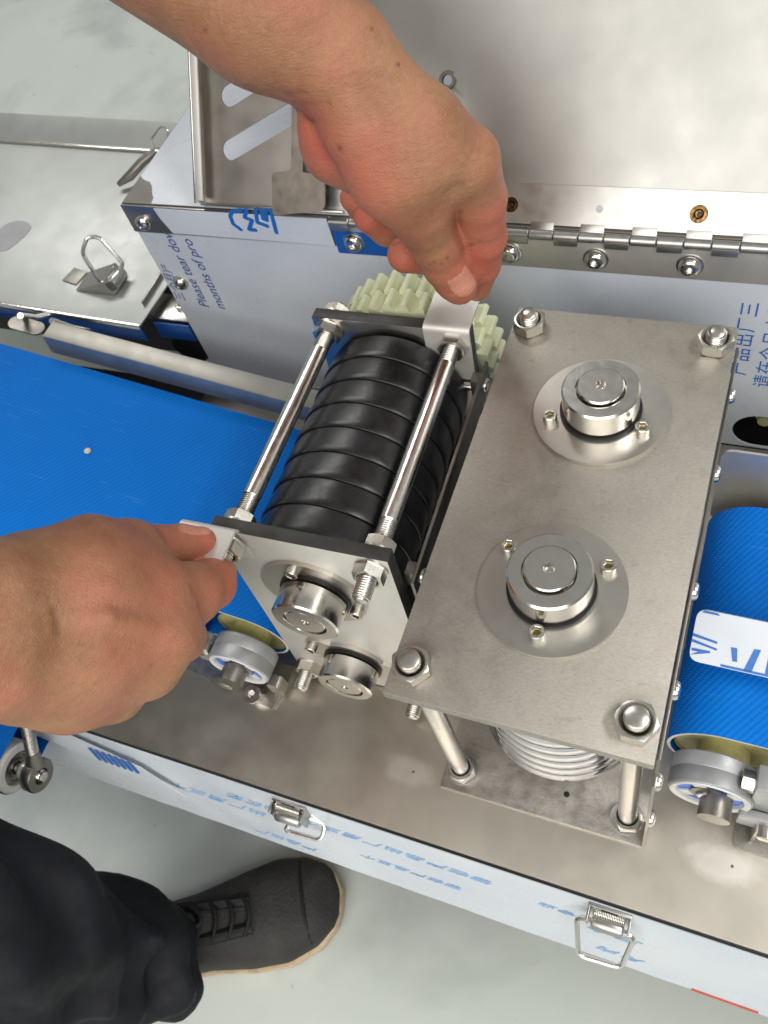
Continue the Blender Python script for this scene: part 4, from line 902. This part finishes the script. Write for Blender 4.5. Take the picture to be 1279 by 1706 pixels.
RIGHT_HAND = [
    [0.012, 0.012, [[-0.54, -0.065, 0.445, 0.046], [-0.45, -0.01, 0.415, 0.044], [-0.33742, 0.06976, 0.35464, 0.038], [-0.31888, 0.08844, 0.33263, 0.031], [-0.31271, 0.10427, 0.31799, 0.027]]],
    [0.012, 0.014, [[-0.54, -0.08, 0.43, 0.046], [-0.45, -0.025, 0.4, 0.044], [-0.33419, 0.0544, 0.34486, 0.038], [-0.31522, 0.07107, 0.32158, 0.034], [-0.30758, 0.0789, 0.30437, 0.0285]]],
    [0.01, 0.016, [[-0.32029, 0.10675, 0.31527, 0.025], [-0.29699, 0.12423, 0.30641, 0.024], [-0.27603, 0.13644, 0.27619, 0.0192]]],
    [0.01, 0.016, [[-0.3134, 0.09294, 0.31208, 0.026], [-0.28912, 0.10663, 0.30195, 0.025], [-0.26207, 0.11773, 0.26976, 0.0185]]],
    [0.01, 0.016, [[-0.31209, 0.0804, 0.30224, 0.026], [-0.28984, 0.08952, 0.29046, 0.025], [-0.27135, 0.09897, 0.25858, 0.0182]]],
    [0.01, 0.016, [[-0.31566, 0.07099, 0.29131, 0.025], [-0.29957, 0.07677, 0.27546, 0.023], [-0.29268, 0.08351, 0.24459, 0.0165]]],
    [0.01, 0.014, [[-0.32478, 0.06857, 0.27927, 0.022], [-0.31214, 0.07389, 0.25977, 0.022], [-0.30966, 0.08192, 0.23391, 0.017]]],
    [0.01, 0.014, [[-0.32583, 0.1166, 0.31085, 0.0215], [-0.31172, 0.14048, 0.29844, 0.0195], [-0.30615, 0.15941, 0.2748, 0.0158]]],
    [0.01, 0.014, [[-0.30011, 0.13321, 0.29683, 0.021], [-0.29234, 0.14882, 0.2753, 0.015]]],
    [0.002, 0.004, [[-0.29225, 0.10181, 0.32559, 0.0042], [-0.27358, 0.1168, 0.31855, 0.0042], [-0.26859, 0.13099, 0.29012, 0.004]]],
    [0.002, 0.004, [[-0.28455, 0.09234, 0.32808, 0.0042], [-0.26592, 0.10223, 0.31705, 0.0042], [-0.25533, 0.11329, 0.28454, 0.004]]],
    [0.002, 0.004, [[-0.28351, 0.08287, 0.32063, 0.0042], [-0.26768, 0.08821, 0.30648, 0.0042], [-0.26408, 0.09553, 0.27307, 0.004]]],
    [0.002, 0.006, [[-0.25768, 0.1148, 0.27846, 0.01], [-0.2569, 0.1154, 0.27602, 0.01]]],
    [0.002, 0.006, [[-0.27008, 0.13277, 0.28382, 0.0105], [-0.26933, 0.13294, 0.28238, 0.0105]]],
    [0.002, 0.006, [[-0.26652, 0.09656, 0.26737, 0.0098], [-0.26578, 0.09666, 0.26589, 0.0098]]],
    [0.004, 0.006, [[-0.3104, 0.15682, 0.27762, 0.016], [-0.30611, 0.17124, 0.25449, 0.0134], [-0.30085, 0.18145, 0.24202, 0.0128], [-0.2926, 0.18899, 0.23534, 0.0104]]],
    [0.004, 0.004, [[-0.27689, 0.13561, 0.27367, 0.0195], [-0.27259, 0.14838, 0.25085, 0.0185], [-0.27556, 0.16483, 0.2307, 0.0155], [-0.2856, 0.17875, 0.21338, 0.0125], [-0.29884, 0.18931, 0.20776, 0.0098]]],
    [0.004, 0.004, [[-0.2643, 0.11874, 0.26639, 0.0182], [-0.27824, 0.12763, 0.23095, 0.015], [-0.30027, 0.14006, 0.20089, 0.0128], [-0.32231, 0.15451, 0.18897, 0.011], [-0.33253, 0.15614, 0.19907, 0.01]]],
    [0.004, 0.004, [[-0.27364, 0.09981, 0.25514, 0.0175], [-0.2915, 0.1071, 0.22171, 0.0142], [-0.31542, 0.11616, 0.19183, 0.0122], [-0.33921, 0.13047, 0.18301, 0.0106], [-0.34746, 0.13293, 0.19272, 0.0096]]],
    [0.004, 0.004, [[-0.29389, 0.08385, 0.24286, 0.016], [-0.31047, 0.09031, 0.21451, 0.0125], [-0.3319, 0.09772, 0.19118, 0.0108], [-0.35035, 0.11056, 0.18659, 0.0094], [-0.35706, 0.11269, 0.19791, 0.0088]]],
]
LEFT_TONE = [
    [-0.21721, 0.40292, 0.28502, 0.026, 1.0],
    [-0.24423, 0.41832, 0.30493, 0.03, 1.0],
    [-0.25409, 0.42374, 0.31208, 0.024, 0.9],
    [-0.17468, 0.38711, 0.27532, 0.02, 0.7],
    [-0.15656, 0.39759, 0.2928, 0.045, 1.0],
    [-0.22679, 0.36163, 0.40032, 0.034, 0.85],
    [-0.19644, 0.34449, 0.3902, 0.026, 0.45],
    [-0.15126, 0.39669, 0.32655, 0.034, 0.7],
    [-0.14002, 0.38249, 0.37484, 0.02, 0.25],
    [-0.17834, 0.38142, 0.30539, 0.02, 0.25],
]
RIGHT_TONE = [
    [-0.28294, 0.1868, 0.24342, 0.018, 0.75],
    [-0.26292, 0.16503, 0.23516, 0.032, 0.75],
    [-0.29483, 0.14542, 0.311, 0.04, 0.2],
    [-0.29629, 0.17759, 0.25622, 0.02, 0.3],
    [-0.27262, 0.13383, 0.22222, 0.025, 0.4],
    [-0.26325, 0.13215, 0.29031, 0.02, 0.2],
    [-0.26356, 0.10818, 0.28341, 0.02, 0.2],
]
LEFT_NAIL = [
    [-0.17097, 0.38365, 0.28522, 0.6101, -0.5572, -0.5633, 0.0086, 0.008],
]
RIGHT_NAIL = [
    [-0.2917, 0.19166, 0.2498, 0.9349, 0.2268, -0.2731, 0.009, 0.0042],
]
LEFT_DENT = [
    [-0.21121, 0.36548, 0.4104, 0.004, 0.004],
    [-0.20878, 0.36319, 0.40325, 0.003, 0.003],
    [-0.15233, 0.35897, 0.36964, 0.005, 0.006],
]
RIGHT_DENT = [
    [-0.24646, 0.11396, 0.30972, 0.006, 0.007],
]
LEFT_CREASE = [
    [0.0011, 0.0005, 0.55, [[-0.18337, 0.3773, 0.30527], [-0.17662, 0.38203, 0.30499], [-0.16841, 0.39028, 0.30601]]],
    [0.001, 0.0004, 0.4, [[-0.18585, 0.37508, 0.30511], [-0.17947, 0.37802, 0.30401], [-0.17328, 0.38189, 0.30349]]],
    [0.0009, 0.0003, 0.3, [[-0.18464, 0.37984, 0.3072], [-0.17728, 0.38512, 0.30696], [-0.1703, 0.39227, 0.3079]]],
    [0.0016, 0.0009, 0.55, [[-0.23982, 0.36673, 0.41474], [-0.23063, 0.36515, 0.40997], [-0.22123, 0.36708, 0.40702], [-0.21368, 0.37177, 0.40638]]],
    [0.0014, 0.0008, 0.5, [[-0.21306, 0.35515, 0.40067], [-0.21119, 0.3612, 0.40319], [-0.20542, 0.36666, 0.40372]]],
    [0.0012, 0.0004, 0.25, [[-0.23707, 0.36025, 0.42827], [-0.21981, 0.36834, 0.42536], [-0.2092, 0.37461, 0.42428]]],
    [0.0011, 0.0004, 0.22, [[-0.23381, 0.35783, 0.42556], [-0.21748, 0.3631, 0.4215], [-0.20643, 0.3687, 0.41986]]],
    [0.001, 0.0003, 0.18, [[-0.23148, 0.36418, 0.42804], [-0.21921, 0.37132, 0.42673], [-0.21122, 0.37693, 0.4264]]],
    [0.0011, 0.0006, 0.4, [[-0.16463, 0.38559, 0.33833], [-0.15748, 0.39128, 0.3384], [-0.15013, 0.39766, 0.33877]]],
    [0.001, 0.0005, 0.4, [[-0.16402, 0.384, 0.31287], [-0.15658, 0.38992, 0.31295], [-0.14877, 0.39401, 0.31187]]],
    [0.001, 0.0005, 0.4, [[-0.2227, 0.40278, 0.29335], [-0.2169, 0.40697, 0.29318], [-0.20991, 0.40734, 0.29041]]],
    [0.0012, 0.0005, 0.3, [[-0.17007, 0.3429, 0.36596], [-0.16469, 0.34771, 0.3663], [-0.1577, 0.35251, 0.36596]]],
]
RIGHT_CREASE = [
    [0.0022, 0.0007, 0.35, [[-0.30055, 0.10244, 0.3325], [-0.2912, 0.09591, 0.32495], [-0.2876, 0.08866, 0.31946], [-0.28748, 0.07964, 0.31447]]],
    [0.0011, 0.0006, 0.4, [[-0.30372, 0.17706, 0.26517], [-0.30045, 0.17176, 0.26089], [-0.30119, 0.16504, 0.25752]]],
    [0.001, 0.0004, 0.35, [[-0.30619, 0.17521, 0.26521], [-0.30326, 0.16979, 0.261], [-0.30366, 0.16319, 0.25756]]],
    [0.0012, 0.0004, 0.25, [[-0.24746, 0.14068, 0.28826], [-0.24363, 0.13771, 0.28501], [-0.24399, 0.13181, 0.28194]]],
    [0.001, 0.0004, 0.25, [[-0.25013, 0.13972, 0.28887], [-0.24679, 0.13601, 0.28542], [-0.24715, 0.13011, 0.28235]]],
    [0.0012, 0.0004, 0.2, [[-0.29217, 0.14375, 0.33329], [-0.28424, 0.14244, 0.3292], [-0.27544, 0.1442, 0.32642]]],
    [0.0014, 0.0004, 0.2, [[-0.3057, 0.06584, 0.30859], [-0.29378, 0.06605, 0.30363], [-0.27951, 0.06925, 0.29932]]],
]
LEFT_MOLE = [
    [-0.1789, 0.37397, 0.43537, 0.0011, 0.8],
    [-0.18466, 0.36587, 0.45772, 0.0011, 0.6],
    [-0.21662, 0.36608, 0.4106, 0.0012, 0.5],
    [-0.25622, 0.33983, 0.47391, 0.0012, 0.5],
]
RIGHT_MOLE = [
    [-0.28971, 0.14503, 0.29644, 0.0016, 0.75],
    [-0.25597, 0.09511, 0.27912, 0.0012, 0.3],
    [-0.28799, 0.10936, 0.31269, 0.001, 0.3],
]

def smin(a, b, k):
    h = np.clip(0.5 + 0.5 * (b - a) / k, 0, 1)
    return b * (1 - h) + a * h - k * h * (1 - h)

class Field:
    """signed distance samples of blended round cones, meshed by surface nets"""
    def __init__(s, lo, hi, h):
        s.lo = np.array(lo, np.float32); s.h = h
        s.n = np.ceil((np.array(hi) - s.lo) / h).astype(int) + 1
        s.D = np.full(s.n, 0.06, np.float32)
    def cut(s, lo, hi):
        a = np.clip(np.floor((np.array(lo) - s.lo) / s.h).astype(int), 0, s.n - 1); b = np.clip(np.ceil((np.array(hi) - s.lo) / s.h).astype(int) + 1, 1, s.n)
        return tuple(slice(int(i), int(j)) for i, j in zip(a, b))
    def grid(s, sl):
        ax = [s.lo[i] + s.h * np.arange(sl[i].start, sl[i].stop, dtype=np.float32) for i in range(3)]
        return np.meshgrid(*ax, indexing='ij', sparse=True)
    def cone(s, X, a, b, ra, rb):
        d = [np.float32(b[i] - a[i]) for i in range(3)]; L2 = sum(v * v for v in d) + 1e-12
        t = np.clip(((X[0] - a[0]) * d[0] + (X[1] - a[1]) * d[1] + (X[2] - a[2]) * d[2]) / L2, 0, 1)
        q = sum((X[i] - a[i] - t * d[i]) ** 2 for i in range(3))
        return (np.sqrt(q) - (ra + (rb - ra) * t)).astype(np.float32)
    def chain(s, joints, k_in, k_out, warp=None):
        J = np.array(joints, float); m = J[:, 3].max() + max(k_in, k_out) * 1.5 + 3 * s.h
        sl = s.cut(J[:, :3].min(0) - m, J[:, :3].max(0) + m); X = s.grid(sl); F = None
        for p, q in zip(J, J[1:]):
            c = s.cone(X, p[:3], q[:3], p[3], q[3])
            F = c if F is None else smin(F, c, k_in)
        if warp is not None: F = F + warp(X)
        s.D[sl] = smin(s.D[sl], F, k_out)
    def dent(s, x, y, z, r, k):
        m = r + k * 2
        sl = s.cut((x - m, y - m, z - m), (x + m, y + m, z + m)); X = s.grid(sl)
        c = np.sqrt((X[0] - x) ** 2 + (X[1] - y) ** 2 + (X[2] - z) ** 2) - r
        s.D[sl] = -smin(-s.D[sl], c.astype(np.float32), k)
    def mesh(s, smooth=2):
        D = s.D; S = D < 0
        n = np.array(D.shape) - 1
        cnt = np.zeros(n, np.int8)
        for i in (0, 1):
            for j in (0, 1):
                for k in (0, 1): cnt += S[i:n[0] + i, j:n[1] + j, k:n[2] + k]
        act = (cnt > 0) & (cnt < 8)
        idx = np.full(n, -1, np.int64); C_ = np.argwhere(act); idx[act] = np.arange(len(C_))
        acc = np.zeros((len(C_), 3)); num = np.zeros(len(C_))
        cor = [(i, j, k) for i in (0, 1) for j in (0, 1) for k in (0, 1)]
        for a in cor:
            for ax in range(3):
                if a[ax] == 0:
                    b = list(a); b[ax] = 1
                    va = D[C_[:, 0] + a[0], C_[:, 1] + a[1], C_[:, 2] + a[2]]; vb = D[C_[:, 0] + b[0], C_[:, 1] + b[1], C_[:, 2] + b[2]]
                    cr = (va < 0) != (vb < 0); t = np.where(cr, va / np.where(cr, va - vb, 1), 0)
                    p = np.tile(np.array(a, float), (len(C_), 1)); p[:, ax] = t
                    acc += np.where(cr[:, None], p, 0); num += cr
        V = s.lo + s.h * (C_ + acc / num[:, None])
        Q = []
        for ax in range(3):
            u, v = (ax + 1) % 3, (ax + 2) % 3
            sl0 = [slice(1, -1)] * 3; sl0[ax] = slice(0, -1); sl1 = [slice(1, -1)] * 3; sl1[ax] = slice(1, None)
            A = S[tuple(sl0)]; B = S[tuple(sl1)]
            E_ = np.argwhere(A != B); flip = A[A != B]
            off = np.ones(3, int); off[ax] = 0; E_ = E_ + off
            def cell(du, dv):
                c = E_.copy(); c[:, u] -= du; c[:, v] -= dv; return idx[c[:, 0], c[:, 1], c[:, 2]]
            q = np.stack([cell(1, 1), cell(0, 1), cell(0, 0), cell(1, 0)], 1)
            q[~flip] = q[~flip][:, ::-1]
            Q.append(q)
        Q = np.concatenate(Q); Q = Q[(Q >= 0).all(1)]
        for _ in range(smooth):
            sm = np.zeros_like(V); c = np.zeros(len(V))
            for i in range(4):
                a, b = Q[:, i], Q[:, (i + 1) % 4]
                np.add.at(sm, a, V[b]); np.add.at(c, a, 1)
            V = V * 0.5 + 0.5 * sm / np.maximum(c, 1)[:, None]
        return V, Q

def build_arm(table, tone, nails, dents, creases, moles, lo, hi):
    F = Field(lo, hi, 0.0012)
    for k_in, k_out, joints in table: F.chain(joints, k_in, k_out)
    for d_ in dents: F.dent(*d_)
    V, Q = F.mesh(2)
    red = np.zeros(len(V)); gr = np.zeros(len(V))
    for x, y, z, r, s_ in tone:
        d = np.linalg.norm(V - (x, y, z), axis=1); red = np.maximum(red, s_ * np.clip(1 - d / r, 0, 1) ** 0.8)
    eye = np.array((0, 0, 0.6657))
    for x, y, z, ax, ay, az, hl, hw_ in nails:
        c = np.array((x, y, z)); a = np.array((ax, ay, az)); f = (eye - c) / np.linalg.norm(eye - c); f = f - a * f.dot(a); f /= np.linalg.norm(f); b = np.cross(a, f)
        d = V - c; u = d @ a; v = d @ b; w = d @ f
        e_ = (np.abs(u) / hl) ** 2.6 + (np.abs(v) / hw_) ** 2.6
        ok = (np.abs(w) < 0.010)
        inside = ok & (e_ < 1); edge = ok & (e_ >= 1) & (e_ < 1.7)
        gr[inside] = np.clip(0.75 + 12 * (u[inside]) , 0.45, 0.9); V[inside] += f * 0.0003; V[edge] -= f * 0.0004
    bl = np.zeros(len(V))
    for wd, dp, st, pts in creases:
        P_ = np.array(pts); f = eye - P_.mean(0); f /= np.linalg.norm(f); best = np.full(len(V), 1.0)
        near = np.where(np.linalg.norm(V - P_.mean(0), axis=1) < 0.05)[0]
        for a, b in zip(P_, P_[1:]):
            d = b - a; t = np.clip((V[near] - a) @ d / (d @ d), 0, 1); q = V[near] - a - t[:, None] * d
            w = q @ f; q = q - w[:, None] * f
            best[near] = np.minimum(best[near], np.where(np.abs(w) < 0.016, np.linalg.norm(q, axis=1), 1.0))
        g = np.exp(-(best / wd) ** 2); V = V - f * (1.4 * dp * g)[:, None]; bl = np.maximum(bl, 1.25 * st * g)
    for x, y, z, r, s_ in moles:
        c = np.array((x, y, z)); f = eye - c; f /= np.linalg.norm(f); d = V - c; w = d @ f; q = np.linalg.norm(d - w[:, None] * f, axis=1)
        bl = np.maximum(bl, np.where(np.abs(w) < 0.02, s_ * np.exp(-(q / r) ** 4), 0))
    return V, Q, red, gr, bl

def body_mesh(name, parts, mat, parent):
    vs, qs, rd, gn, bn, o = [], [], [], [], [], 0
    for V, Q, r, g, b_ in parts: vs.append(V); qs.append(Q + o); rd.append(r); gn.append(g); bn.append(b_); o += len(V)
    V = np.concatenate(vs); Q = np.concatenate(qs)
    me = bpy.data.meshes.new(name)
    me.vertices.add(len(V)); me.vertices.foreach_set('co', V.astype(np.float32).ravel())
    me.loops.add(Q.size); me.loops.foreach_set('vertex_index', Q.astype(np.int32).ravel())
    me.polygons.add(len(Q)); me.polygons.foreach_set('loop_start', np.arange(0, Q.size, 4, dtype=np.int32))
    me.update(calc_edges=True)
    me.polygons.foreach_set('use_smooth', np.ones(len(Q), bool))
    at = me.attributes.new('tone', 'FLOAT_COLOR', 'POINT')
    col = np.zeros((len(V), 4), np.float32); col[:, 0] = np.concatenate(rd); col[:, 1] = np.concatenate(gn); col[:, 2] = np.concatenate(bn); col[:, 3] = 1
    at.data.foreach_set('color', col.ravel())
    me.materials.append(MAT[mat]); me.validate()
    return mobj(name, me, None, parent)

person = empty('person', (-0.62, -0.05, -0.36), None, 'person in dark trousers and black shoe gripping the cassette with both hands', 'person')
def bounds(t, m=0.03):
    P_ = np.array([j for g in t for j in g[2]]); return P_[:, :3].min(0) - P_[:, 3].max() - m * 0.2, P_[:, :3].max(0) + P_[:, 3].max() + m * 0.2
armL = build_arm(LEFT_HAND, LEFT_TONE, LEFT_NAIL, LEFT_DENT, LEFT_CREASE, LEFT_MOLE, *bounds(LEFT_HAND))
armR = build_arm(RIGHT_HAND, RIGHT_TONE, RIGHT_NAIL, RIGHT_DENT, RIGHT_CREASE, RIGHT_MOLE, *bounds(RIGHT_HAND))
body = body_mesh('body', [armL, armR], 'skin', person)

def simple(name, chains, h, mat, warp=None, smooth=3):
    P_ = np.array([j for g in chains for j in g[2]]); m = P_[:, 3].max() + 0.03
    F = Field(P_[:, :3].min(0) - m, P_[:, :3].max(0) + m, h)
    for k_in, k_out, j in chains: F.chain(j, k_in, k_out, warp)
    V, Q = F.mesh(smooth); z = np.zeros(len(V))
    return body_mesh(name, [(V, Q, z, z, z)], mat, person)

def folds(X):
    x, y, z = X
    near = np.clip((-0.10 - z) / 0.10, 0, 1)                                # bunching towards the hem
    a = np.sin(z * 150 + x * 42 + np.sin(y * 40) * 1.6) * 0.0065 * near
    b = np.sin(z * 46 - y * 60 + np.sin(x * 37) * 1.5) * 0.0075
    c = np.sin(y * 88 + z * 30 + 2 * np.sin(x * 25)) * 0.0045
    return (a + b + c).astype(np.float32)

trousers = simple('trousers', [
    (0.03, 0.03, [(-0.450, -0.070, -0.270, 0.049), (-0.466, -0.076, -0.235, 0.060), (-0.512, -0.084, -0.100, 0.076), (-0.575, -0.096, 0.080, 0.092), (-0.74, -0.10, 0.13, 0.105), (-0.90, -0.06, 0.10, 0.120)]),
    (0.03, 0.03, [(-0.90, 0.06, 0.10, 0.120), (-0.92, 0.16, 0.10, 0.105), (-0.93, 0.20, -0.10, 0.080), (-0.98, 0.20, -0.27, 0.062)]),
    (0.03, 0.05, [(-0.90, -0.06, 0.10, 0.125), (-0.90, 0.06, 0.10, 0.125), (-0.88, 0.0, 0.22, 0.125)])], 0.0040, 'trouser_black', folds, 2)
shirt = simple('shirt', [
    (0.05, 0.05, [(-0.88, 0.0, 0.20, 0.135), (-0.84, 0.0, 0.40, 0.140), (-0.80, 0.0, 0.58, 0.120)]),
    (0.04, 0.05, [(-0.78, -0.15, 0.60, 0.085), (-0.78, 0.15, 0.62, 0.085)]),
    (0.03, 0.03, [(-0.76, 0.17, 0.62, 0.075), (-0.60, 0.33, 0.625, 0.064), (-0.50, 0.40, 0.610, 0.058)]),
    (0.03, 0.03, [(-0.76, -0.17, 0.60, 0.075), (-0.66, -0.13, 0.50, 0.064), (-0.57, -0.09, 0.455, 0.060)])], 0.008, 'shirt_black', None, 2)
head = simple('head', [
    (0.03, 0.03, [(-0.79, 0.0, 0.66, 0.055), (-0.765, 0.0, 0.76, 0.056)]),
    (0.04, 0.03, [(-0.735, 0.0, 0.80, 0.070), (-0.745, 0.0, 0.86, 0.082)]),
    (0.01, 0.01, [(-0.665, 0.0, 0.815, 0.010), (-0.652, 0.0, 0.795, 0.012)])], 0.006, 'skin', None, 2)
hair = simple('hair', [(0.04, 0.03, [(-0.775, 0.0, 0.845, 0.080), (-0.752, 0.0, 0.885, 0.080)])], 0.006, 'hair_black', None, 2)

# ---- shoe: sole, upper, toe mesh, laces (own frame: +X to the toe)
SD = Vector((0.865, 0.500, 0)).normalized()
SM = frame((-0.4160, -0.0130, -0.3595), SD, (-SD.y, SD.x, 0), (0, 0, 1))
outline = []
def half_w(t): # t 0 heel .. 1 toe
    return np.interp(t, [0, 0.04, 0.12, 0.3, 0.45, 0.62, 0.76, 0.88, 0.95, 0.985, 1.0], [0.004, 0.020, 0.034, 0.037, 0.040, 0.050, 0.0545, 0.047, 0.034, 0.019, 0.003])
def mid_y(t): return np.interp(t, [0, 0.3, 0.6, 0.85, 1.0], [0, -0.002, 0.001, 0.006, 0.010])
LS = 0.284
def shoe_shell(name, zs, mat, parent, scale=None, t0=0.0, t1=1.0, extra=None):
    """loft of shoe outlines: zs list of (z, width factor, length inset front, length inset back)"""
    bm = bmesh.new(); n_ = 40; rows = []
    for z, wf, fi, bi in zs:
        row = []
        for side in (1, -1):
            for i in range(n_ + 1):
                k = i / n_ if side == 1 else 1 - i / n_
                t = t0 + (t1 - t0) * k
                x = -0.15 + LS * t
                x = min(max(x, -0.15 + bi), -0.15 + LS - fi)
                yy = mid_y(t) + side * half_w(t) * wf
                zz = z((x + 0.15) / LS) if callable(z) else z
                row.append(bm.verts.new((x, yy, zz)))
        rows.append(row)
    m_ = len(rows[0])
    for a, b in zip(rows, rows[1:]):
        for i in range(m_): bm.faces.new((a[i], a[(i + 1) % m_], b[(i + 1) % m_], b[i]))
    for r_ in (rows[0], rows[-1]):
        for i in range(n_):
            q = (r_[i], r_[i + 1], r_[m_ - 2 - i], r_[m_ - 1 - i])
            bm.faces.new(q)
    bmesh.ops.remove_doubles(bm, verts=bm.verts[:], dist=1e-5)
    bmesh.ops.recalc_face_normals(bm, faces=bm.faces[:])
    return mobj(name, bm, mat, parent, SM, autos=50)
shoe = shoe_shell('shoe', [(0.0005, 0.93, 0.004, 0.004), (0.004, 1.04, 0, 0), (0.015, 1.06, 0, 0), (0.0195, 1.04, 0.001, 0.001)], 'sole_tan', person)
top_z = lambda f: (lambda t: 0.020 + f * float(np.interp(t, [0, 0.12, 0.35, 0.55, 0.75, 0.9, 1.0], [0.065, 0.070, 0.068, 0.052, 0.036, 0.026, 0.008])))
upper = shoe_shell('upper', [(0.0196, 0.985, 0.003, 0.002), (top_z(0.35), 0.97, 0.004, 0.003), (top_z(0.62), 0.88, 0.010, 0.006), (top_z(0.85), 0.70, 0.018, 0.010), (top_z(0.97), 0.42, 0.026, 0.014), (top_z(1.0), 0.12, 0.032, 0.02)], 'shoe_mesh', shoe)
def on_upper(x, y, lift=0.0):
    t = (x + 0.15) / LS; h_ = float(top_z(1.0)(t)); wv_ = float(half_w(t)); q = min(1, abs(y - float(mid_y(t))) / wv_)
    return Vector((x, y, 0.0205 + (h_ - 0.0205) * math.sqrt(max(0, 1 - q ** 2.4)) + lift))
for s_ in (-1, 1):
    pts = [on_upper(-0.045 + 0.085 * k / 12, s_ * (0.020 - 0.006 * k / 12), 0.0015) for k in range(13)]
    mobj('eyelet_band', tube([SM @ p for p in pts], 0.0065, 10), 'shoe_black', upper)
for k in range(5):
    x = -0.035 + 0.017 * k
    pts = [on_upper(x + 0.008 * math.sin(j / 10 * PI), -0.021 + 0.042 * j / 10, 0.006 + 0.002 * math.sin(j / 10 * PI)) for j in range(11)]
    mobj('lace', tube([SM @ p for p in pts], 0.0026, 8), 'lace_black', upper)
for a in (0.5, 2.4):
    pts = [SM @ (on_upper(-0.030, -0.004, 0.012) + Vector((0.022 * math.cos(a) * math.sin(j / 14 * PI) + 0.01 * math.sin(j / 14 * 2 * PI), 0.030 * math.sin(a) * math.sin(j / 14 * PI) - 0.012 * math.sin(j / 7 * PI) * math.cos(a), -0.004 * j / 14))) for j in range(15)]
    mobj('lace', tube(pts, 0.0024, 8), 'lace_black', upper)
mobj('toe_cap', tube([SM @ on_upper(0.095, -0.038 + 0.086 * j / 12, 0.0006) for j in range(13)], 0.002, 8), 'shoe_black', upper)
